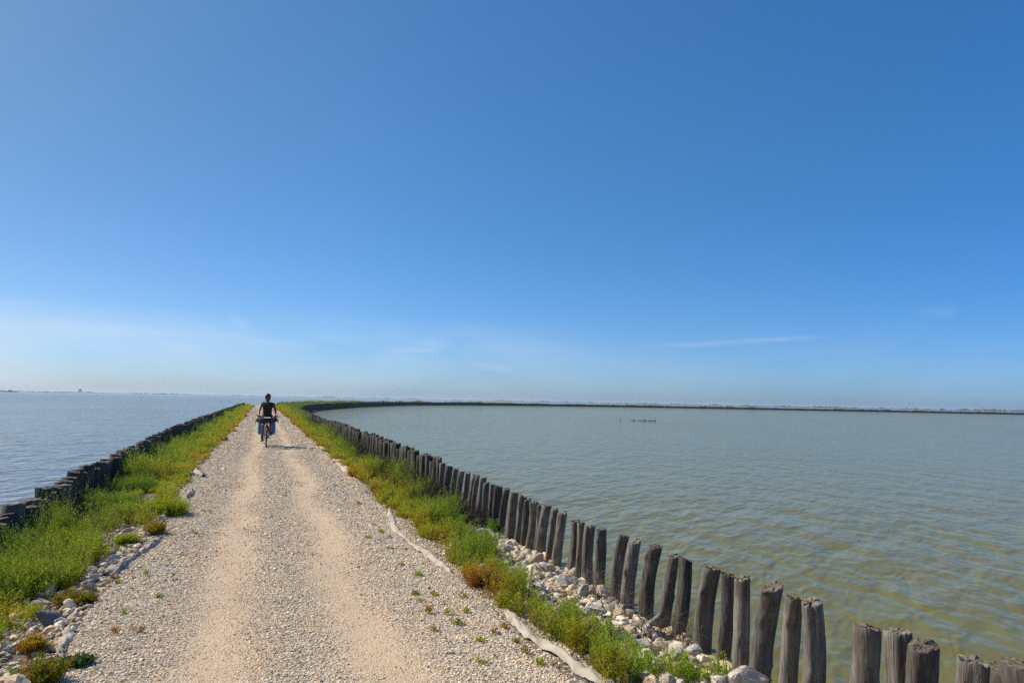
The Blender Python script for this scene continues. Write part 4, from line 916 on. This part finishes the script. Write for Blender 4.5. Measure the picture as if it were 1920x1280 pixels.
def stake():
    c = on_z(1163, 788.5, WZ); me = post_mesh('stake', .035, .34, (.02, 0), rs2, 10, 5, .4, False, 0)
    tag(link('stake', me, M['wood'], loc=(c.x, c.y, WZ)), 'thin dark stake poking out of the water left of the shell bank', 'stake')
stake()
c = on_z(588, 773, WZ); me = rock_mesh('limestone_rock', (1.3, .6, .5), rs2)
tag(link('limestone_rock', me, M['rockgrey'], loc=(c.x, c.y, WZ+.02)), 'dark rock in the water where the far bend of posts begins', 'rock', GR)

def land(name, pts, label, hgt, seed, col, dens=.6, thick=60, gap=0.0, lo=.5):
    """low tree-grown shore: pts (px, distance)"""
    r = np.random.RandomState(seed); xs = np.arange(pts[0][0], pts[-1][0], .8)
    ds = np.interp(xs, [p[0] for p in pts], [p[1] for p in pts]); L = []
    P = np.array([place_far(x, d, WZ) for x, d in zip(xs, ds)])
    parts = []
    n = len(P); V = []; w = ds/FPX*.8
    hh = hgt*np.clip(.45+.55*(fbm(xs*.05, xs*0, 0, seed)+.8*vnoise(xs*.4, xs*0, 0, seed+2)), .12, 1.6)
    if gap: hh = np.where(vnoise(xs*.06, xs*0, 0, seed+4) < gap-1, .4, hh)
    hh = np.maximum(hh, lo)
    dirv = P[:, :2]/np.linalg.norm(P[:, :2], axis=1)[:, None]
    rows = []
    for (off, z) in ((0, -.3), (2, .35), (thick*.3, None), (thick, None), (thick+8, -.3)):
        z_ = (hh*(1 if off < thick*.5 else .8)) if z is None else np.full(n, z)
        q = P.copy(); q[:, :2] += dirv*off; q[:, 2] = WZ+z_; rows.append(q)
    V = np.stack(rows, 1).reshape(-1, 3); m = 5; i = np.arange(n*m).reshape(n, m)
    F = np.stack([i[:-1, :-1], i[:-1, 1:], i[1:, 1:], i[1:, :-1]], -1).reshape(-1, 4)
    c = np.repeat(np.array([col])*r.uniform(.7, 1.3, (n, 1)), m, 0)
    tag(link(name, npmesh(name, V, F, False, c), M['gravel']), label, 'shore', kind='structure')
land('far_shore', [(-60, 6000), (960, 6500), (2100, 6500)], None, 9, 401, (.05, .06, .04), lo=4.0)
land('wooded_islet', [(-60, 2300), (33, 2500)], None, 7.5, 411, (.035, .045, .03))
land('sand_spit', [(58, 3000), (128, 3000)], None, 3.0, 421, (.05, .045, .035), gap=.9)
land('right_shore', [(880, 3900), (1400, 3000), (2000, 2600), (2200, 2500)], None, 5.5, 431, (.05, .055, .04))
def village():
    r = np.random.RandomState(6); k = 0
    for px in (1562, 1652, 1716, 1765, 1846, 1892, 1230):
        d = 2450+r.uniform(-50, 50) if px > 1500 else 2900
        x, y, _ = place_far(px, d, 0); w, l, h = r.uniform(8, 14), r.uniform(8, 10), r.uniform(3, 4.2)
        root = empty('farm_building', (x, y, WZ+.4), math.atan2(y, x)-PI/2+r.uniform(-.3, .3))
        tag(root, 'tiny hazy pale house on the low far shore beyond the bank at right', 'house', 'houses on the far right shore')
        W = np.array([[-w/2, -l/2, 0], [w/2, -l/2, 0], [w/2, l/2, 0], [-w/2, l/2, 0], [-w/2, -l/2, h], [w/2, -l/2, h], [w/2, l/2, h], [-w/2, l/2, h], [-w/2, 0, h+1.6], [w/2, 0, h+1.6]])
        link('wall', npmesh('wall', W, [np.array([[0, 1, 5, 4], [1, 2, 6, 5], [2, 3, 7, 6], [3, 0, 4, 7]]), np.array([[5, 6, 9], [7, 4, 8]])], False), M['plaster'], root)
        o = .5; Rf = np.array([[-w/2-o, -l/2-o, h-.1], [w/2+o, -l/2-o, h-.1], [w/2+o, 0, h+1.9], [-w/2-o, 0, h+1.9], [w/2+o, l/2+o, h-.1], [-w/2-o, l/2+o, h-.1]])
        link('roof', npmesh('roof', Rf, np.array([[0, 1, 2, 3], [3, 2, 4, 5]]), False), M['tile'], root)
M['plaster'] = simple('plaster', (.34, .28, .25), .9); M['tile'] = simple('roof_tile', (.30, .14, .09), .9)
village()
def gull():
    p = on_z(150, 732, 3.0) if False else None
    d = ray(150, 732); dist = 125; c = Vector((0, 0, CAM_Z))+d*dist
    root = empty('gull', c, rad(35)); root.scale = (.8, .8, .8); root.rotation_euler = (rad(-14), rad(-10), rad(20)); tag(root, 'dark gull gliding low over the open water at the left horizon', 'bird')
    B, F = ICO3; V = B*np.array([.26, .075, .07]); V[:, 2] += .03*(V[:, 0]/.26)**2; V[:, 1] *= 1-.35*np.clip(-V[:, 0]/.26, 0, 1)
    link('body', npmesh('body', V, F, True), M['feather'], root)
    hd = B*np.array([.07, .05, .05])+np.array([.27, 0, .035]); link('head', npmesh('head', hd, F, True), M['feather'], root)
    for sgn in (-1, 1):
        pts = [(0, .05, .03, .16), (0, .25, .13, .17), (-.02, .45, .17, .15), (-.08, .62, .16, .11), (-.18, .78, .13, .03)]
        W = []
        for (x, y, z, ch) in pts: W += [(x+ch/2, y*sgn, z+.01), (x-ch/2, y*sgn, z), (x+ch/2, y*sgn, z-.006), (x-ch/2, y*sgn, z-.008)]
        FF = []
        for k in range(4):
            a = k*4; FF += [(a, a+1, a+5, a+4), (a+2, a+6, a+7, a+3), (a, a+4, a+6, a+2), (a+1, a+3, a+7, a+5)]
        FF += [(0, 2, 3, 1), (16, 17, 19, 18)]
        link('wing', npmesh('wing', np.array(W), np.array(FF), True), M['feather'], root)
    T_ = np.array([(-.2, .03, .02), (-.2, -.03, .02), (-.38, .06, .04), (-.38, -.06, .04), (-.2, .03, .01), (-.2, -.03, .01), (-.38, .06, .034), (-.38, -.06, .034)])
    link('tail', npmesh('tail', T_, np.array([(0, 2, 3, 1), (4, 5, 7, 6), (0, 4, 6, 2), (1, 3, 7, 5), (2, 6, 7, 3), (0, 1, 5, 4)]), False), M['feather'], root)
M['feather'] = simple('feather', (.10, .095, .09), .8)
gull()

def haze():
    V = np.array([(x, y, z) for z in (-1.7, 14.0) for y in (-2500, 9700) for x in (-9300, 9800)], float)
    F = np.array([(0, 2, 3, 1), (4, 5, 7, 6), (0, 1, 5, 4), (2, 6, 7, 3), (0, 4, 6, 2), (1, 3, 7, 5)])
    m = bpy.data.materials.new('haze'); m.use_nodes = True; t = m.node_tree; t.nodes.clear()
    v = t.nodes.new('ShaderNodeVolumePrincipled'); v.inputs['Color'].default_value = (.70, .85, 1, 1); v.inputs['Density'].default_value = 1.1e-4; v.inputs['Anisotropy'].default_value = .2
    o = t.nodes.new('ShaderNodeOutputMaterial'); t.links.new(v.outputs[0], o.inputs['Volume'])
    tag(link('haze', npmesh('haze', V, F, False), m), kind='stuff')
haze()

# ------------------------------------------------------------------ light and sky
SUN_AZ = math.atan2(-1.44, 1.18); SUN_EL = rad(41.5)      # towards the sun, from +Y towards +X
sd = bpy.data.lights.new('sun', 'SUN'); so = bpy.data.objects.new('sun', sd); COL.objects.link(so)
sd.energy = 4.9; sd.angle = rad(.53); sd.color = (1.0, .92, .79)
to_sun = Vector((math.sin(SUN_AZ)*math.cos(SUN_EL), math.cos(SUN_AZ)*math.cos(SUN_EL), math.sin(SUN_EL)))
so.rotation_euler = to_sun.to_track_quat('Z', 'Y').to_euler(); so.location = to_sun*50
wld = bpy.data.worlds.new('World'); S.world = wld; wld.use_nodes = True
def world():
    t = wld.node_tree; t.nodes.clear(); N = t.nodes.new
    def setv(sock, v):
        if isinstance(v, bpy.types.NodeSocket): t.links.new(v, sock)
        else: sock.default_value = v
    def ma(op, a, b=0.0, c=0.0, clamp=False):
        m = N('ShaderNodeMath'); m.operation = op; m.use_clamp = clamp
        for i, v in enumerate((a, b, c)): setv(m.inputs[i], v)
        return m.outputs[0]
    def mx(f, a, b, mode='MIX'):
        m = N('ShaderNodeMix'); m.data_type = 'RGBA'; m.blend_type = mode; setv(m.inputs[0], f); setv(m.inputs[6], a); setv(m.inputs[7], b); return m.outputs[2]
    def ramp(f, stops):
        r = N('ShaderNodeValToRGB'); setv(r.inputs[0], f); e = r.color_ramp.elements
        while len(e) < len(stops): e.new(.5)
        for i, (p, c) in enumerate(stops): e[i].position = p; e[i].color = (*c, 1) if isinstance(c, tuple) else (c, c, c, 1)
        return r.outputs[0]
    sky = N('ShaderNodeTexSky'); sky.sky_type = 'NISHITA'; sky.sun_disc = False; sky.sun_elevation = SUN_EL; sky.sun_rotation = SUN_AZ
    sky.altitude = 0; sky.air_density = .8; sky.dust_density = .8; sky.ozone_density = 6.0
    hs = N('ShaderNodeHueSaturation'); hs.inputs['Saturation'].default_value = 1.2; setv(hs.inputs['Color'], sky.outputs[0])
    tc = N('ShaderNodeTexCoord').outputs['Generated']; sep = N('ShaderNodeSeparateXYZ'); setv(sep.inputs[0], tc); z = sep.outputs[2]
    # moist air near the horizon scatters bluer than the dry-dust model does
    col = mx(1.0, hs.outputs[0], mx(ramp(z, [(0, 0.0), (.10, .45), (.32, 1.0)]), (.73, .91, 1.20, 1), (1.02, 1.10, 1.03, 1)), 'MULTIPLY')
    col = mx(ramp(z, [(.02, 0.0), (.30, .20)]), col, (.75, 2.35, 5.3, 1))
    az = ma('ARCTAN2', sep.outputs[0], sep.outputs[1])
    col = mx(1.0, col, ramp(ma('ADD', ma('MULTIPLY', az, .5), .5), [(.34, (.96, .90, .84)), (.55, (1.04, 1.03, 1.0)), (.78, (.98, 1.03, 1.05)), (.96, (.84, 1.01, 1.12))]), 'MULTIPLY')
    mp = N('ShaderNodeMapping'); mp.inputs['Scale'].default_value = (1.5, 1.5, 7.0); setv(mp.inputs[0], tc)
    n = N('ShaderNodeTexNoise'); n.inputs['Scale'].default_value = 1.6; n.inputs['Detail'].default_value = 9; n.inputs['Roughness'].default_value = .52; n.inputs['Distortion'].default_value = .5; setv(n.inputs[0], mp.outputs[0])
    veil = ma('MULTIPLY', ramp(n.outputs[0], [(.38, 0.0), (.62, 1.0)]), ramp(z, [(0, .8), (.05, .9), (.075, .85), (.11, 0.0)]))
    az = ma('ARCTAN2', sep.outputs[0], sep.outputs[1])
    veil = ma('MULTIPLY', veil, ramp(ma('ADD', ma('MULTIPLY', az, .5), .5), [(.42, .68), (.60, .36), (.72, .12)]))
    fine = N('ShaderNodeTexNoise'); mp2 = N('ShaderNodeMapping'); mp2.inputs['Scale'].default_value = (14, 14, 90); setv(mp2.inputs[0], tc); setv(fine.inputs[0], mp2.outputs[0]); fine.inputs['Scale'].default_value = 1.0; fine.inputs['Detail'].default_value = 6
    streaks = 0.0
    for (x0, y0, x1, y1, w, amp) in ((1170, 652, 1570, 629, .0035, .22), (690, 668, 850, 640, .010, .26), (425, 594, 470, 612, .006, .22), (870, 684, 970, 690, .004, .22), (1700, 590, 1800, 583, .006, .10), (300, 660, 372, 650, .008, .10)):
        a, b = ray(x0, y0), ray(x1, y1); A = (math.atan2(a.x, a.y), a.z); Bq = (math.atan2(b.x, b.y), b.z)
        L_ = Bq[0]-A[0]; sl = (Bq[1]-A[1])/L_
        u = ma('DIVIDE', ma('SUBTRACT', az, A[0]), L_)
        v = ma('SUBTRACT', ma('SUBTRACT', z, A[1]), ma('MULTIPLY', ma('SUBTRACT', az, A[0]), sl))
        v = ma('ADD', v, ma('MULTIPLY', ma('SUBTRACT', fine.outputs[0], .5), w*2.2))
        g = ma('EXPONENT', ma('MULTIPLY', ma('POWER', ma('DIVIDE', v, w), 2.0), -1.0))
        e = ramp(u, [(0, 0.0), (.3, .8), (.75, 1.0), (1, 0.0)])
        streaks = ma('ADD', streaks, ma('MULTIPLY', ma('MULTIPLY', g, e), ma('MULTIPLY', ramp(fine.outputs[0], [(.3, .25), (.65, 1.0)]), amp)))
    col = mx(ma('ADD', veil, streaks, clamp=True), col, (5.6, 6.6, 7.8, 1))
    bg = N('ShaderNodeBackground'); bg.inputs[1].default_value = .096; setv(bg.inputs[0], col)
    out = N('ShaderNodeOutputWorld'); setv(out.inputs[0], bg.outputs[0])
world()
S.view_settings.view_transform = 'Standard'; S.view_settings.look = 'None'; S.view_settings.gamma = 1; S.view_settings.exposure = .32
S.render.engine = 'CYCLES'; S.cycles.max_bounces = 6; S.cycles.volume_bounces = 0; S.cycles.use_denoising = False
